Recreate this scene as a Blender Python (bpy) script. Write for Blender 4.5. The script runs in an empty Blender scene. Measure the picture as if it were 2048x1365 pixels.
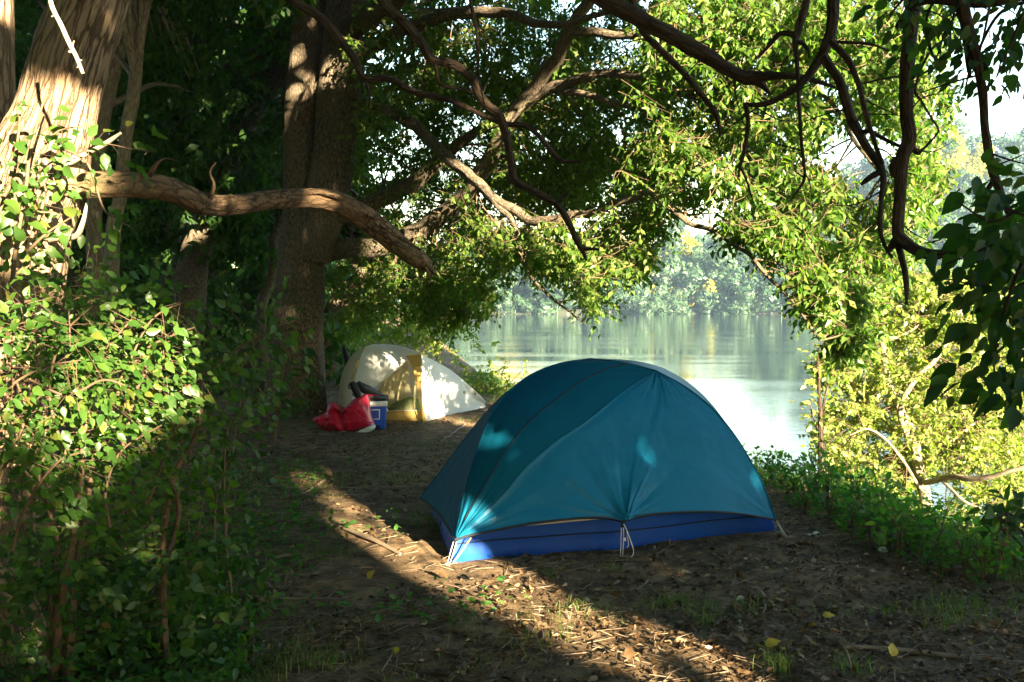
import bpy, math, random
import numpy as np
from mathutils import Vector, Matrix

RNG = np.random.default_rng(7)
random.seed(7)
SC = bpy.context.scene
COL = SC.collection
R = math.radians

# ------------------------------------------------------------------ camera
CAM_H, F, CX, CY, PITCH = 1.55, 1991.0, 1024.0, 682.5, R(2.5)
cam_d = bpy.data.cameras.new('camera')
cam_d.lens, cam_d.sensor_width = 35.0, 36.0
cam_d.clip_start, cam_d.clip_end = 0.05, 3000.0
cam = bpy.data.objects.new('camera', cam_d)
COL.objects.link(cam)
cam.location = (0, 0, CAM_H)
cam.rotation_euler = (math.pi / 2 - PITCH, 0, 0)
SC.camera = cam

# ------------------------------------------------------------------ sky and sun
SUN_EL, SUN_AZ = R(13.0), R(152.0)
SV = Vector((math.sin(SUN_AZ) * math.cos(SUN_EL), math.cos(SUN_AZ) * math.cos(SUN_EL), math.sin(SUN_EL)))
world = bpy.data.worlds.new('World')
SC.world = world
world.use_nodes = True
wn = world.node_tree
sky = wn.nodes.new('ShaderNodeTexSky')
sky.sky_type = 'NISHITA'
sky.sun_disc = False
sky.sun_elevation, sky.sun_rotation = SUN_EL, SUN_AZ
sky.air_density, sky.dust_density, sky.ozone_density = 1.5, 0.3, 2.3
bg = wn.nodes['Background']
bg.inputs[1].default_value = 0.05
wn.links.new(sky.outputs[0], bg.inputs[0])
sun_d = bpy.data.lights.new('sun', 'SUN')
sun_d.energy, sun_d.angle, sun_d.color = 5.0, R(0.45), (1.0, 0.83, 0.56)
sun = bpy.data.objects.new('sun', sun_d)
COL.objects.link(sun)
sun.rotation_euler = SV.to_track_quat('Z', 'Y').to_euler()
sun.location = (20, -40, 30)

SC.view_settings.view_transform = 'Standard'
SC.view_settings.look = 'None'
SC.view_settings.exposure = 4.05
SC.view_settings.gamma = 1.0
SC.render.engine = 'CYCLES'
SC.cycles.use_denoising = True
SC.cycles.max_bounces = 8
SC.cycles.diffuse_bounces = 4
SC.cycles.transmission_bounces = 6
SC.cycles.volume_bounces = 0
SC.cycles.sample_clamp_indirect = 6.0


# ------------------------------------------------------------------ geometry helpers
def P(px, py, d):
    """point seen at pixel (px, py) of the 2048 wide photograph, d metres ahead of the camera"""
    xc, yc = (px - CX) / F, (CY - py) / F
    c, s = math.cos(PITCH), math.sin(PITCH)
    dy, dz = c + yc * s, -s + yc * c
    return np.array([xc / dy * d, d, CAM_H + dz / dy * d])


def PP(rows):
    return np.array([P(*r[:3]) for r in rows])


def unit(v):
    return v / np.maximum(np.linalg.norm(v, axis=-1, keepdims=True), 1e-9)


def lerp(a, b, t):
    return a + (b - a) * t


def sstep(t):
    t = np.clip(t, 0, 1)
    return t * t * (3 - 2 * t)


_nz = np.random.default_rng(3)
_ND = [(_nz.normal(size=3), _nz.uniform(0, 6.28)) for _ in range(24)]


def noise3(p, freq=1.0, octs=3):
    """smooth sum-of-sines noise, roughly -1..1"""
    p = np.asarray(p, float)
    out, amp, k = np.zeros(p.shape[:-1]), 1.0, 0
    q = p * freq
    for o in range(octs):
        a = np.zeros(out.shape)
        for j in range(6):
            d, ph = _ND[(k + j) % 24]
            w = q @ d + ph
            a += np.sin(w + 1.3 * np.sin(w * 0.61 + q @ _ND[(k + j + 5) % 24][0]))
        out += amp * a / 3.0
        amp *= 0.5
        q = q * 2.03
        k += 5
    return out / 1.6


def resample(pts, n):
    """Catmull-Rom through the rows of pts (any width), n points"""
    pts = np.asarray(pts, float)
    m = len(pts)
    if m == 2:
        t = np.linspace(0, 1, n)[:, None]
        return pts[0] * (1 - t) + pts[1] * t
    e = np.vstack([2 * pts[0] - pts[1], pts, 2 * pts[-1] - pts[-2]])
    t = np.linspace(0, m - 1 - 1e-9, n)
    i = t.astype(int)
    f = (t - i)[:, None]
    p0, p1, p2, p3 = e[i], e[i + 1], e[i + 2], e[i + 3]
    return 0.5 * (2 * p1 + (p2 - p0) * f + (2 * p0 - 5 * p1 + 4 * p2 - p3) * f ** 2 + (3 * p1 - p0 - 3 * p2 + p3) * f ** 3)


class MB:
    """collects vertices, triangles and quads; build() links them as ONE mesh object"""

    def __init__(self):
        self.v, self.t, self.q, self.uv, self.n = [], [], [], [], 0

    def add(self, v, tris=None, quads=None, uv=None):
        v = np.asarray(v, float).reshape(-1, 3)
        if tris is not None and len(tris):
            self.t.append(np.asarray(tris, int) + self.n)
        if quads is not None and len(quads):
            self.q.append(np.asarray(quads, int) + self.n)
        self.v.append(v)
        self.uv.append(np.zeros((len(v), 2)) if uv is None else np.asarray(uv, float))
        self.n += len(v)

    def mesh(self, name, mat=None, smooth=True):
        v = np.concatenate(self.v) if self.v else np.zeros((0, 3))
        uv = np.concatenate(self.uv) if self.uv else np.zeros((0, 2))
        t = np.concatenate(self.t) if self.t else np.zeros((0, 3), int)
        q = np.concatenate(self.q) if self.q else np.zeros((0, 4), int)
        me = bpy.data.meshes.new(name)
        me.vertices.add(len(v))
        me.vertices.foreach_set('co', v.astype(np.float32).ravel())
        loops = np.concatenate([t.ravel(), q.ravel()]).astype(np.int32)
        me.loops.add(len(loops))
        me.loops.foreach_set('vertex_index', loops)
        starts = np.concatenate([np.arange(len(t)) * 3, len(t) * 3 + np.arange(len(q)) * 4]).astype(np.int32)
        me.polygons.add(len(starts))
        me.polygons.foreach_set('loop_start', starts)
        if smooth:
            me.polygons.foreach_set('use_smooth', np.ones(len(starts), bool))
        if np.any(uv):
            ul = me.uv_layers.new(name='UVMap')
            ul.data.foreach_set('uv', uv[loops].astype(np.float32).ravel())
        me.update(calc_edges=True)
        if mat:
            me.materials.append(mat)
        return me

    def build(self, name, mat=None, parent=None, smooth=True, kind=None):
        return link(name, self.mesh(name, mat, smooth), parent, kind)


def link(name, data, parent=None, kind=None):
    o = bpy.data.objects.new(name, data)
    COL.objects.link(o)
    if parent is not None:
        o.parent = parent
        o.matrix_parent_inverse = PINV.get(parent.name, Matrix.Identity(4))
    if kind:
        o['kind'] = kind
    return o


PINV = {}


def tag(o, label, cat, group=None, kind=None):
    o['label'], o['category'] = label, cat
    if group:
        o['group'] = group
    if kind:
        o['kind'] = kind
    return o


def thing(name, label, cat, loc=(0, 0, 0), group=None):
    """an Empty at the thing's base; its parts are built in world coordinates"""
    o = bpy.data.objects.new(name, None)
    COL.objects.link(o)
    o.location = Vector([float(c) for c in loc])
    o.empty_display_size = 0.2
    PINV[o.name] = Matrix.Translation(-o.location)
    return tag(o, label, cat, group)


def copy_thing(root, loc, rotz=0.0, scale=1.0, label=None):
    r = root.copy()
    COL.objects.link(r)
    r.location, r.rotation_euler = loc, (0, 0, rotz)
    r.scale = (scale,) * 3
    if label:
        r['label'] = label
    for ch in root.children:
        c = ch.copy()
        COL.objects.link(c)
        c.parent = r
        c.matrix_parent_inverse = ch.matrix_parent_inverse.copy()
    return r


def frames(pts):
    """parallel transport frames along a polyline"""
    t = unit(np.gradient(pts, axis=0))
    ref = np.array([0, 1.0, 0]) if abs(t[0][1]) < 0.9 else np.array([1.0, 0, 0])
    a = unit(np.cross(t[0], ref))
    A = []
    for i in range(len(pts)):
        a = a - t[i] * np.dot(a, t[i])
        a = a / max(np.linalg.norm(a), 1e-9)
        A.append(a)
    A = np.array(A)
    return t, A, np.cross(t, A)


def tube(mb, rows, n=None, seg=8, rough=0.0, rfreq=6.0, flutes=0.0, cap=True, wobble=0.0):
    """rows = x, y, z, radius; a smooth tapered tube with an uneven surface"""
    rows = np.asarray(rows, float)
    if n:
        rows = resample(rows, n)
    pts, rad = rows[:, :3], np.maximum(rows[:, 3], 0.0006)
    if wobble:
        w = np.stack([noise3(pts + k * 7.7, 3.0, 2) for k in range(3)], -1)
        pts = pts + w * wobble
    t, a, b = frames(pts)
    n = len(pts)
    th = np.linspace(0, 2 * np.pi, seg + 1) + 0.5 * np.pi
    ct, st = np.cos(th)[None, :, None], np.sin(th)[None, :, None]
    d = a[:, None] * ct + b[:, None] * st
    rr = np.repeat(rad[:, None], seg + 1, 1)
    if rough:
        g = pts[:, None] + d * rr[..., None]
        rr = rr * (1 + rough * noise3(g, rfreq, 3))
    if flutes:
        L = np.concatenate([[0], np.cumsum(np.linalg.norm(np.diff(pts, axis=0), axis=1))])
        k = th[None, :] * np.ones((n, 1))
        s = L[:, None] * np.ones((1, seg + 1))
        f = np.zeros_like(k)
        for m, q, ph in ((9, 1.1, 0), (14, -0.8, 1.7), (23, 1.9, 4.0), (31, -2.6, 2.2)):
            f += np.sin(m * k + ph + 1.4 * np.sin(q * s + ph) + 0.5 * np.sin(5.1 * s + m)) / (1 + m / 20)
        rr = rr + flutes * f
    rr[:, -1] = rr[:, 0]
    v = pts[:, None] + d * rr[..., None]
    L = np.concatenate([[0], np.cumsum(np.linalg.norm(np.diff(pts, axis=0), axis=1))])
    uv = np.stack([np.repeat((th - th[0])[None] * rad.mean(), n, 0), np.repeat(L[:, None], seg + 1, 1)], -1)
    uv = uv + 0.01
    idx = np.arange(n * (seg + 1)).reshape(n, seg + 1)
    q = np.stack([idx[:-1, :-1], idx[:-1, 1:], idx[1:, 1:], idx[1:, :-1]], -1).reshape(-1, 4)
    base = mb.n
    mb.add(v, None, q, uv.reshape(-1, 2))
    if cap:
        for end, ring in ((0, idx[0]), (n - 1, idx[-1])):
            c = pts[end] + t[end] * (rad[end] * 0.25 if end else -rad[end] * 0.25)
            vv = np.vstack([v[end], c[None]])
            k = np.arange(seg)
            tri = np.stack([k, k + 1, np.full(seg, seg + 1)], -1)
            if end == 0:
                tri = tri[:, ::-1]
            mb.add(vv, tri, None, np.full((len(vv), 2), 0.02))


def px_tube(mb, rows, n=40, seg=10, **k):
    """rows = px, py, depth, width in photo pixels"""
    r = [np.append(P(a, b, d), w * 0.5 / F * d) for a, b, d, w in rows]
    tube(mb, r, n, seg, **k)
    return np.array(r)


# leaf templates: x across, y along, z up
def leaf_lo(w=0.24):
    v = np.array([(0, 0, 0), (-w, .42, .06), (0, .45, -.02), (w, .42, .06), (0, 1, -.10)])
    return v, np.array([(0, 2, 1), (0, 3, 2), (1, 2, 4), (2, 3, 4)])


def leaf_hi(w=0.3, curl=0.18, wav=0.0, serr=0.0):
    ts, ws = [.10, .26, .46, .66, .84], [.55, .95, 1.0, .72, .36]
    v = [(0, 0, 0)]
    for i, (t, k) in enumerate(zip(ts, ws)):
        z = -curl * t * t
        o = wav * (1 if i % 2 else -1)
        v += [(-w * k * (1 + serr * (i % 2)), t, z + .10 * k * w * 2 + o), (0, t, z - 0.02), (w * k * (1 + serr * ((i + 1) % 2)), t, z + .10 * k * w * 2 - o)]
    v.append((0, 1, -curl))
    f = [(0, 2, 1), (0, 3, 2)]
    for i in range(4):
        a = 1 + 3 * i
        for s in (0, 1):
            f += [(a + s, a + s + 1, a + s + 4), (a + s, a + s + 4, a + s + 3)]
    a, e = 13, 16
    f += [(a, a + 1, e), (a + 1, a + 2, e)]
    return np.array(v, float), np.array(f)


LO, LO_W, HI, HI_W = leaf_lo(.235), leaf_lo(0.29), leaf_hi(0.2, .25), leaf_hi(0.275, .2, .02, .06)


def leaf_frames(d, nrm):
    d = unit(d)
    n = unit(nrm - d * (nrm * d).sum(-1, keepdims=True))
    return np.stack([np.cross(d, n), d, n], -1)            # columns x, y, z


def scatter(mb, tpl, pos, d, nrm, size):
    """one leaf per row"""
    v, f = tpl
    M = leaf_frames(d, nrm)
    w = np.einsum('mij,nj->mni', M, v) * np.asarray(size)[:, None, None] + pos[:, None]
    n = len(pos)
    ff = (f[None] + (np.arange(n) * len(v))[:, None, None]).reshape(-1, 3)
    mb.add(w.reshape(-1, 3), ff)


_TPL_MESH = {}


def leaf_objects(parent, tpl, key, mat, pos, d, nrm, size, name='leaf'):
    """each leaf an object of its own, sharing one mesh"""
    if key not in _TPL_MESH:
        m = MB()
        m.add(tpl[0], tpl[1])
        _TPL_MESH[key] = m.mesh(name, mat)
    M = leaf_frames(d, nrm) * np.asarray(size)[:, None, None]
    for i in range(len(pos)):
        o = link(name, _TPL_MESH[key], parent)
        m4 = Matrix([list(M[i][r]) + [pos[i][r]] for r in range(3)] + [[0, 0, 0, 1]])
        o.matrix_basis = m4
    return


def rand_dirs(n):
    return unit(RNG.normal(size=(n, 3)))


def sprays(centers, k, twig, leaf, down=0.75, size_var=.25, out=None):
    """drooping leafy twigs: returns leaf pos, dir, normal, size and twig ends"""
    m = len(centers)
    h = RNG.normal(size=(m, 3)) * np.array([1, 1, .45])
    if out is not None:
        h = h + out
    td = unit(unit(h) + np.array([0, 0, -down * .6]))
    L = twig * RNG.uniform(.6, 1.3, (m, 1))
    a = centers - td * L * .5
    b = centers + td * L * .5
    t = (np.linspace(.12, 1.0, k)[None] + RNG.uniform(-.04, .04, (m, k)))[..., None]
    sag = np.zeros((m, k, 3))
    sag[..., 2] = -(t[..., 0] ** 2) * L * .18
    pos = a[:, None] + (b - a)[:, None] * t + sag
    side = unit(np.cross(td, RNG.normal(size=(m, 3)) * .5 + np.array([0, 0, 1.0])))
    sg = np.where(np.arange(k) % 2, 1.0, -1.0)[None, :, None]
    d = td[:, None] * .55 + side[:, None] * sg * .8 + np.array([0, 0, -down]) + RNG.normal(size=(m, k, 3)) * .33
    nr = np.array([0, 0, .8]) + td[:, None] * .35 + RNG.normal(size=(m, k, 3)) * .5
    sz = leaf * RNG.uniform(1 - size_var, 1 + size_var, (m, k)) * (1.05 - .3 * (t[..., 0] > .93))
    return pos.reshape(-1, 3), d.reshape(-1, 3), nr.reshape(-1, 3), sz.ravel(), a, b


def twigs(mb, a, b, r=.003):
    """thin three sided twigs from a to b"""
    m = len(a)
    d = unit(b - a)
    x = unit(np.cross(d, np.array([.3, .2, 1.0])))
    y = np.cross(d, x)
    v = []
    for e, k in ((a, 1.0), (b, .4)):
        for th in (0, 2.1, 4.2):
            v.append(e + (x * math.cos(th) + y * math.sin(th)) * r * k)
    v = np.stack(v, 1)
    q = np.array([(0, 1, 4, 3), (1, 2, 5, 4), (2, 0, 3, 5)])
    mb.add(v.reshape(-1, 3), None, (q[None] + (np.arange(m) * 6)[:, None, None]).reshape(-1, 4), np.full((m * 6, 2), .03))


def patch(mb, grid, uvs=1.0):
    """quads over a rows x columns grid of points"""
    r, c = grid.shape[:2]
    idx = np.arange(r * c).reshape(r, c)
    q = np.stack([idx[:-1, :-1], idx[:-1, 1:], idx[1:, 1:], idx[1:, :-1]], -1).reshape(-1, 4)
    u, v = np.meshgrid(np.linspace(.01, uvs, c), np.linspace(.01, uvs, r))
    mb.add(grid.reshape(-1, 3), None, q, np.stack([u, v], -1).reshape(-1, 2))


def box(mb, c, s, rot=0.0, taper=1.0, bev=0.0):
    """box centred at c with size s; bev chamfers all edges, taper scales the bottom"""
    bm_v = []
    import bmesh
    bm = bmesh.new()
    bmesh.ops.create_cube(bm, size=1.0)
    for v in bm.verts:
        k = taper if v.co.z < 0 else 1.0
        v.co = Vector((v.co.x * s[0] * k, v.co.y * s[1] * k, v.co.z * s[2]))
    if bev:
        bmesh.ops.bevel(bm, geom=bm.edges[:] + bm.verts[:], offset=bev, segments=3, profile=.6, affect='EDGES')
    bmesh.ops.triangulate(bm, faces=bm.faces)
    m = Matrix.Rotation(rot, 3, 'Z')
    for v in bm.verts:
        w = m @ v.co
        bm_v.append((w.x + c[0], w.y + c[1], w.z + c[2]))
    mb.add(bm_v, [[v.index for v in f.verts] for f in bm.faces])
    bm.free()


# ------------------------------------------------------------------ materials
def new_mat(name):
    m = bpy.data.materials.new(name)
    m.use_nodes = True
    nt = m.node_tree
    nt.nodes.clear()
    out = nt.nodes.new('ShaderNodeOutputMaterial')
    return m, nt, out


def N(nt, typ, **kw):
    n = nt.nodes.new(typ)
    for k, v in kw.items():
        if k.startswith('i_'):
            n.inputs[k[2:].replace('_', ' ')].default_value = v
        else:
            setattr(n, k, v)
    return n


def ramp(nt, stops, src):
    n = nt.nodes.new('ShaderNodeValToRGB')
    cr = n.color_ramp
    while len(cr.elements) < len(stops):
        cr.elements.new(.5)
    for e, (p, c) in zip(cr.elements, stops):
        e.position, e.color = p, tuple(c) + (1,)
    nt.links.new(src, n.inputs[0])
    return n.outputs[0]


def mixc(nt, a, b, f, mode='MIX'):
    n = nt.nodes.new('ShaderNodeMix')
    n.data_type, n.blend_type = 'RGBA', mode
    for s, v in ((n.inputs['Factor'], f), (n.inputs['A'], a), (n.inputs['B'], b)):
        if hasattr(v, 'is_output'):
            nt.links.new(v, s)
        elif isinstance(v, (int, float)):
            s.default_value = v
        else:
            s.default_value = tuple(v) + (1,)
    return n.outputs['Result']


def coords(nt, kind='Object', scale=(1, 1, 1)):
    tc = nt.nodes.new('ShaderNodeTexCoord')
    mp = nt.nodes.new('ShaderNodeMapping')
    mp.inputs['Scale'].default_value = scale
    nt.links.new(tc.outputs[kind], mp.inputs[0])
    return mp.outputs[0]


def noise_tex(nt, vec, scale, detail=5, rough=.6, dist=0.0):
    n = N(nt, 'ShaderNodeTexNoise')
    n.inputs['Scale'].default_value, n.inputs['Detail'].default_value = scale, detail
    n.inputs['Roughness'].default_value, n.inputs['Distortion'].default_value = rough, dist
    nt.links.new(vec, n.inputs['Vector'])
    return n.outputs[0]


def bump(nt, h, strength, dist):
    b = nt.nodes.new('ShaderNodeBump')
    b.inputs['Strength'].default_value, b.inputs['Distance'].default_value = strength, dist
    nt.links.new(h, b.inputs['Height'])
    return b.outputs[0]


def leaf_mat(name, stops, trans=(1.6, 2.2, .55), tf=.5, gloss=.018, rough=.42):
    m, nt, out = new_mat(name)
    g, oi = nt.nodes.new('ShaderNodeNewGeometry'), nt.nodes.new('ShaderNodeObjectInfo')
    ad = N(nt, 'ShaderNodeMath', operation='ADD')
    nt.links.new(g.outputs['Random Per Island'], ad.inputs[0])
    nt.links.new(oi.outputs['Random'], ad.inputs[1])
    fr = N(nt, 'ShaderNodeMath', operation='FRACT')
    nt.links.new(ad.outputs[0], fr.inputs[0])
    col = ramp(nt, stops, fr.outputs[0])
    nz = noise_tex(nt, coords(nt, 'Object'), 40, 3)
    col = mixc(nt, col, (.05, .06, .015), ramp(nt, [(.55, (0, 0, 0)), (.8, (.5, .5, .5))], nz))
    tcol = mixc(nt, col, trans, 1.0, 'MULTIPLY')
    df, tr, gl = nt.nodes.new('ShaderNodeBsdfDiffuse'), nt.nodes.new('ShaderNodeBsdfTranslucent'), nt.nodes.new('ShaderNodeBsdfGlossy')
    gl.inputs['Roughness'].default_value = rough
    nt.links.new(col, df.inputs[0])
    nt.links.new(tcol, tr.inputs[0])
    m1, m2 = nt.nodes.new('ShaderNodeMixShader'), nt.nodes.new('ShaderNodeMixShader')
    m1.inputs[0].default_value, m2.inputs[0].default_value = tf, gloss
    nt.links.new(df.outputs[0], m1.inputs[1])
    nt.links.new(tr.outputs[0], m1.inputs[2])
    nt.links.new(m1.outputs[0], m2.inputs[1])
    nt.links.new(gl.outputs[0], m2.inputs[2])
    nt.links.new(m2.outputs[0], out.inputs[0])
    return m


def bark_mat(name, dark, light, moss=None, su=22, sv=4, b=.9, dist=.012, mossf=.5):
    m, nt, out = new_mat(name)
    uv = coords(nt, 'UV', (su, sv, 1))
    ob = coords(nt, 'Object')
    n1 = noise_tex(nt, uv, 1.0, 6, .65, .8)
    vo = N(nt, 'ShaderNodeTexVoronoi', feature='DISTANCE_TO_EDGE')
    vo.inputs['Scale'].default_value = .8
    wv = nt.nodes.new('ShaderNodeVectorMath')
    wv.operation = 'ADD'
    nn = nt.nodes.new('ShaderNodeTexNoise')
    nn.inputs['Scale'].default_value = 2.0
    nt.links.new(uv, nn.inputs['Vector'])
    nt.links.new(uv, wv.inputs[0])
    nt.links.new(nn.outputs['Color'], wv.inputs[1])
    nt.links.new(wv.outputs[0], vo.inputs['Vector'])
    crack = ramp(nt, [(0, (0, 0, 0)), (.16, (1, 1, 1))], vo.outputs['Distance'])
    h = mixc(nt, n1, crack, .75, 'MULTIPLY')
    big = noise_tex(nt, ob, 2.2, 4)
    c = mixc(nt, dark, light, ramp(nt, [(.2, (0, 0, 0)), (.62, (1, 1, 1))], h))
    c = mixc(nt, c, tuple(x * .62 for x in light), ramp(nt, [(.42, (0, 0, 0)), (.7, (.7, .7, .7))], big))
    if moss:
        g = noise_tex(nt, ob, 3.1, 5, .7)
        c = mixc(nt, c, moss, ramp(nt, [(.52, (0, 0, 0)), (.68, (mossf,) * 3)], g))
    p = nt.nodes.new('ShaderNodeBsdfPrincipled')
    p.inputs['Roughness'].default_value = .9
    p.inputs['Specular IOR Level'].default_value = .2
    nt.links.new(c, p.inputs['Base Color'])
    nt.links.new(bump(nt, h, b, dist), p.inputs['Normal'])
    nt.links.new(p.outputs[0], out.inputs[0])
    return m


def plain_mat(name, col, rough=.6, spec=.4, var=.25, nscale=8, metal=0.0, bmp=0.0, bscale=60):
    m, nt, out = new_mat(name)
    ob = coords(nt, 'Object')
    n = noise_tex(nt, ob, nscale, 5, .65)
    c = mixc(nt, tuple(x * (1 - var) for x in col), tuple(min(x * (1 + var), 1) for x in col), n)
    p = nt.nodes.new('ShaderNodeBsdfPrincipled')
    p.inputs['Roughness'].default_value, p.inputs['Specular IOR Level'].default_value = rough, spec
    p.inputs['Metallic'].default_value = metal
    nt.links.new(c, p.inputs['Base Color'])
    if bmp:
        nt.links.new(bump(nt, noise_tex(nt, ob, bscale, 4), bmp, .004), p.inputs['Normal'])
    nt.links.new(p.outputs[0], out.inputs[0])
    return m


def fabric_mat(name, col, trans=.4, gloss=.05, rough=.4, var=.12, tcol=None, bmp=.25):
    m, nt, out = new_mat(name)
    ob = coords(nt, 'Object')
    n = noise_tex(nt, ob, 3.0, 6, .7)
    c = mixc(nt, tuple(x * (1 - var) for x in col), tuple(min(x * (1 + var), 1) for x in col), n)
    wr = noise_tex(nt, coords(nt, 'Object', (1, 1, 1)), 16, 4, .55, 1.2)
    nb = bump(nt, wr, bmp, .006)
    df, tr, gl = nt.nodes.new('ShaderNodeBsdfDiffuse'), nt.nodes.new('ShaderNodeBsdfTranslucent'), nt.nodes.new('ShaderNodeBsdfGlossy')
    gl.inputs['Roughness'].default_value = rough
    nt.links.new(c, df.inputs[0])
    if tcol:
        tr.inputs[0].default_value = tuple(tcol) + (1,)
    else:
        nt.links.new(c, tr.inputs[0])
    for s in (df, gl):
        nt.links.new(nb, s.inputs['Normal'])
    m1, m2 = nt.nodes.new('ShaderNodeMixShader'), nt.nodes.new('ShaderNodeMixShader')
    lw = nt.nodes.new('ShaderNodeFresnel')
    lw.inputs[0].default_value = 1.35
    ml = N(nt, 'ShaderNodeMath', operation='MULTIPLY')
    ml.inputs[1].default_value = gloss * 14
    nt.links.new(lw.outputs[0], ml.inputs[0])
    cl = N(nt, 'ShaderNodeMath', operation='MINIMUM')
    cl.inputs[1].default_value = .13
    nt.links.new(ml.outputs[0], cl.inputs[0])
    m1.inputs[0].default_value = trans
    nt.links.new(cl.outputs[0], m2.inputs[0])
    nt.links.new(df.outputs[0], m1.inputs[1])
    nt.links.new(tr.outputs[0], m1.inputs[2])
    nt.links.new(m1.outputs[0], m2.inputs[1])
    nt.links.new(gl.outputs[0], m2.inputs[2])
    nt.links.new(m2.outputs[0], out.inputs[0])
    return m


def mesh_mat(name, col, alpha):
    """fine netting: lets part of the light straight through"""
    m, nt, out = new_mat(name)
    df, tp, mx = nt.nodes.new('ShaderNodeBsdfDiffuse'), nt.nodes.new('ShaderNodeBsdfTransparent'), nt.nodes.new('ShaderNodeMixShader')
    n = noise_tex(nt, coords(nt, 'Object'), 5, 4)
    c = mixc(nt, tuple(x * .85 for x in col), tuple(x * 1.15 for x in col), n)
    nt.links.new(c, df.inputs[0])
    mx.inputs[0].default_value = alpha
    nt.links.new(tp.outputs[0], mx.inputs[1])
    nt.links.new(df.outputs[0], mx.inputs[2])
    nt.links.new(mx.outputs[0], out.inputs[0])
    return m


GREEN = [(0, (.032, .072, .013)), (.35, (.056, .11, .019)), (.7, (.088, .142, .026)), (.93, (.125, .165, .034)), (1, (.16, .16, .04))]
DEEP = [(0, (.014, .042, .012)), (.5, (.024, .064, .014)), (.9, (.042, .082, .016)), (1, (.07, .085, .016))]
YOUNG = [(0, (.11, .15, .034)), (.4, (.14, .18, .042)), (.75, (.18, .20, .05)), (.92, (.22, .215, .06)), (1, (.25, .20, .07))]
M = {}
M['maple_leaf'] = leaf_mat('maple_leaf', GREEN)
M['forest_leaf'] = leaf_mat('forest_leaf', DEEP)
M['bush_leaf'] = leaf_mat('bush_leaf', [(0, (.025, .068, .010)), (.5, (.040, .092, .014)), (.88, (.062, .112, .018)), (.98, (.10, .11, .02)), (1, (.13, .085, .025))])
M['sapling_leaf'] = leaf_mat('sapling_leaf', YOUNG)
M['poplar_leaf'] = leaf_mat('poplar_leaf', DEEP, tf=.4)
M['weed_leaf'] = leaf_mat('weed_leaf', [(0, (.03, .09, .022)), (.6, (.045, .12, .026)), (1, (.09, .14, .025))])
M['grass'] = leaf_mat('grass_blade', [(0, (.04, .07, .014)), (.6, (.065, .1, .02)), (.85, (.12, .12, .04)), (1, (.22, .17, .08))], gloss=.03)
M['litter'] = leaf_mat('dead_leaf', [(0, (.028, .016, .008)), (.35, (.062, .034, .015)), (.65, (.11, .064, .031)), (.9, (.18, .118, .062)), (.985, (.30, .24, .16)), (1, (.25, .19, .03))], trans=(1, .8, .5), tf=.2, gloss=.03)
M['yellow_leaf'] = leaf_mat('yellow_leaf', [(0, (.35, .26, .03)), (1, (.42, .33, .05))], trans=(1, .9, .4), tf=.3)
M['bark_tan'] = bark_mat('bark_tan', (.07, .042, .024), (.34, .235, .14), None, 30, 5, 1.0, .035)
M['bark_grey'] = bark_mat('bark_grey', (.038, .029, .020), (.165, .128, .088), (.07, .085, .035), 42, 14, .8, .012, .35)
M['bark_pale'] = bark_mat('bark_pale', (.11, .085, .055), (.28, .225, .155), (.10, .11, .06), 30, 8, .5, .008)
M['bark_dark'] = bark_mat('bark_dark', (.016, .011, .008), (.075, .048, .03), None, 60, 8, 1.0, .014)
M['bark_limb'] = bark_mat('bark_limb', (.035, .022, .013), (.19, .12, .065), (.08, .08, .03), 26, 12, .8, .014, .6)
M['twig'] = plain_mat('twig', (.10, .068, .04), .8, .2)
M['twig_red'] = plain_mat('twig_red', (.085, .055, .033), .85, .2, .4, 20)
M['dead_wood'] = plain_mat('dead_wood', (.36, .28, .20), .85, .2, .35, 20)
M['stick'] = plain_mat('stick', (.17, .125, .085), .9, .2, .4, 25)

# ------------------------------------------------------------------ ground, water, far bank
EDGE = np.array([(60, -10), (20, -4.5), (9, -1.5), (5.0, 1.5), (3.55, 4.2), (2.95, 5.8), (2.35, 8.2), (1.3, 11.0), (-.2, 15.6), (-1.7, 22.0), (-3, 32), (-9, 80), (-14, 112), (-70, 130), (-260, 135)], float)
WATER_Z = -1.25


def edge_dist(x, y):
    """signed distance from the top of the bank, positive on the river side"""
    p = np.stack([x, y], -1)
    best = np.full(x.shape, 1e9)
    sgn = np.ones(x.shape)
    for a, b in zip(EDGE[:-1], EDGE[1:]):
        ab = b - a
        t = np.clip(((p - a) @ ab) / (ab @ ab), 0, 1)
        q = a + t[..., None] * ab
        d = np.linalg.norm(p - q, axis=-1)
        cr = ab[0] * (p[..., 1] - a[1]) - ab[1] * (p[..., 0] - a[0])
        upd = d < best
        best = np.where(upd, d, best)
        sgn = np.where(upd, np.where(cr < 0, 1.0, -1.0), sgn)
    return best * sgn


def ground_z(x, y):
    x, y = np.asarray(x, float), np.asarray(y, float)
    s = edge_dist(x, y)
    q = np.stack([x, y, x * 0], -1)
    z = -2.6 * sstep((s + .35) / 5.6)
    land = sstep((.8 - s) / 1.5)
    z += land * (.030 * noise3(q, 1.3, 3) + .017 * noise3(q + 9, 5.0, 3) * (.4 + .6 * sstep(noise3(q + 3, .8, 2) + .5)))
    z += .38 * sstep((-x - 1.75) / 2.2) * sstep((9 - y) / 3) + .5 * sstep((-x - 5) / 12)
    far = np.hypot(x, y)
    z += land * sstep((far - 45) / 60) * 1.5
    return z


def gz(x, y):
    return float(ground_z(np.array([x]), np.array([y]))[0])


def graded(lo, hi, a, b, fine, grow=1.13):
    mid = list(np.arange(a, b + 1e-6, fine))
    st, v = fine, mid[-1]
    while v < hi:
        st *= grow
        v += st
        mid.append(min(v, hi))
    st, v = fine, mid[0]
    while v > lo:
        st *= grow
        v -= st
        mid.insert(0, max(v, lo))
    return np.array(mid)


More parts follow.
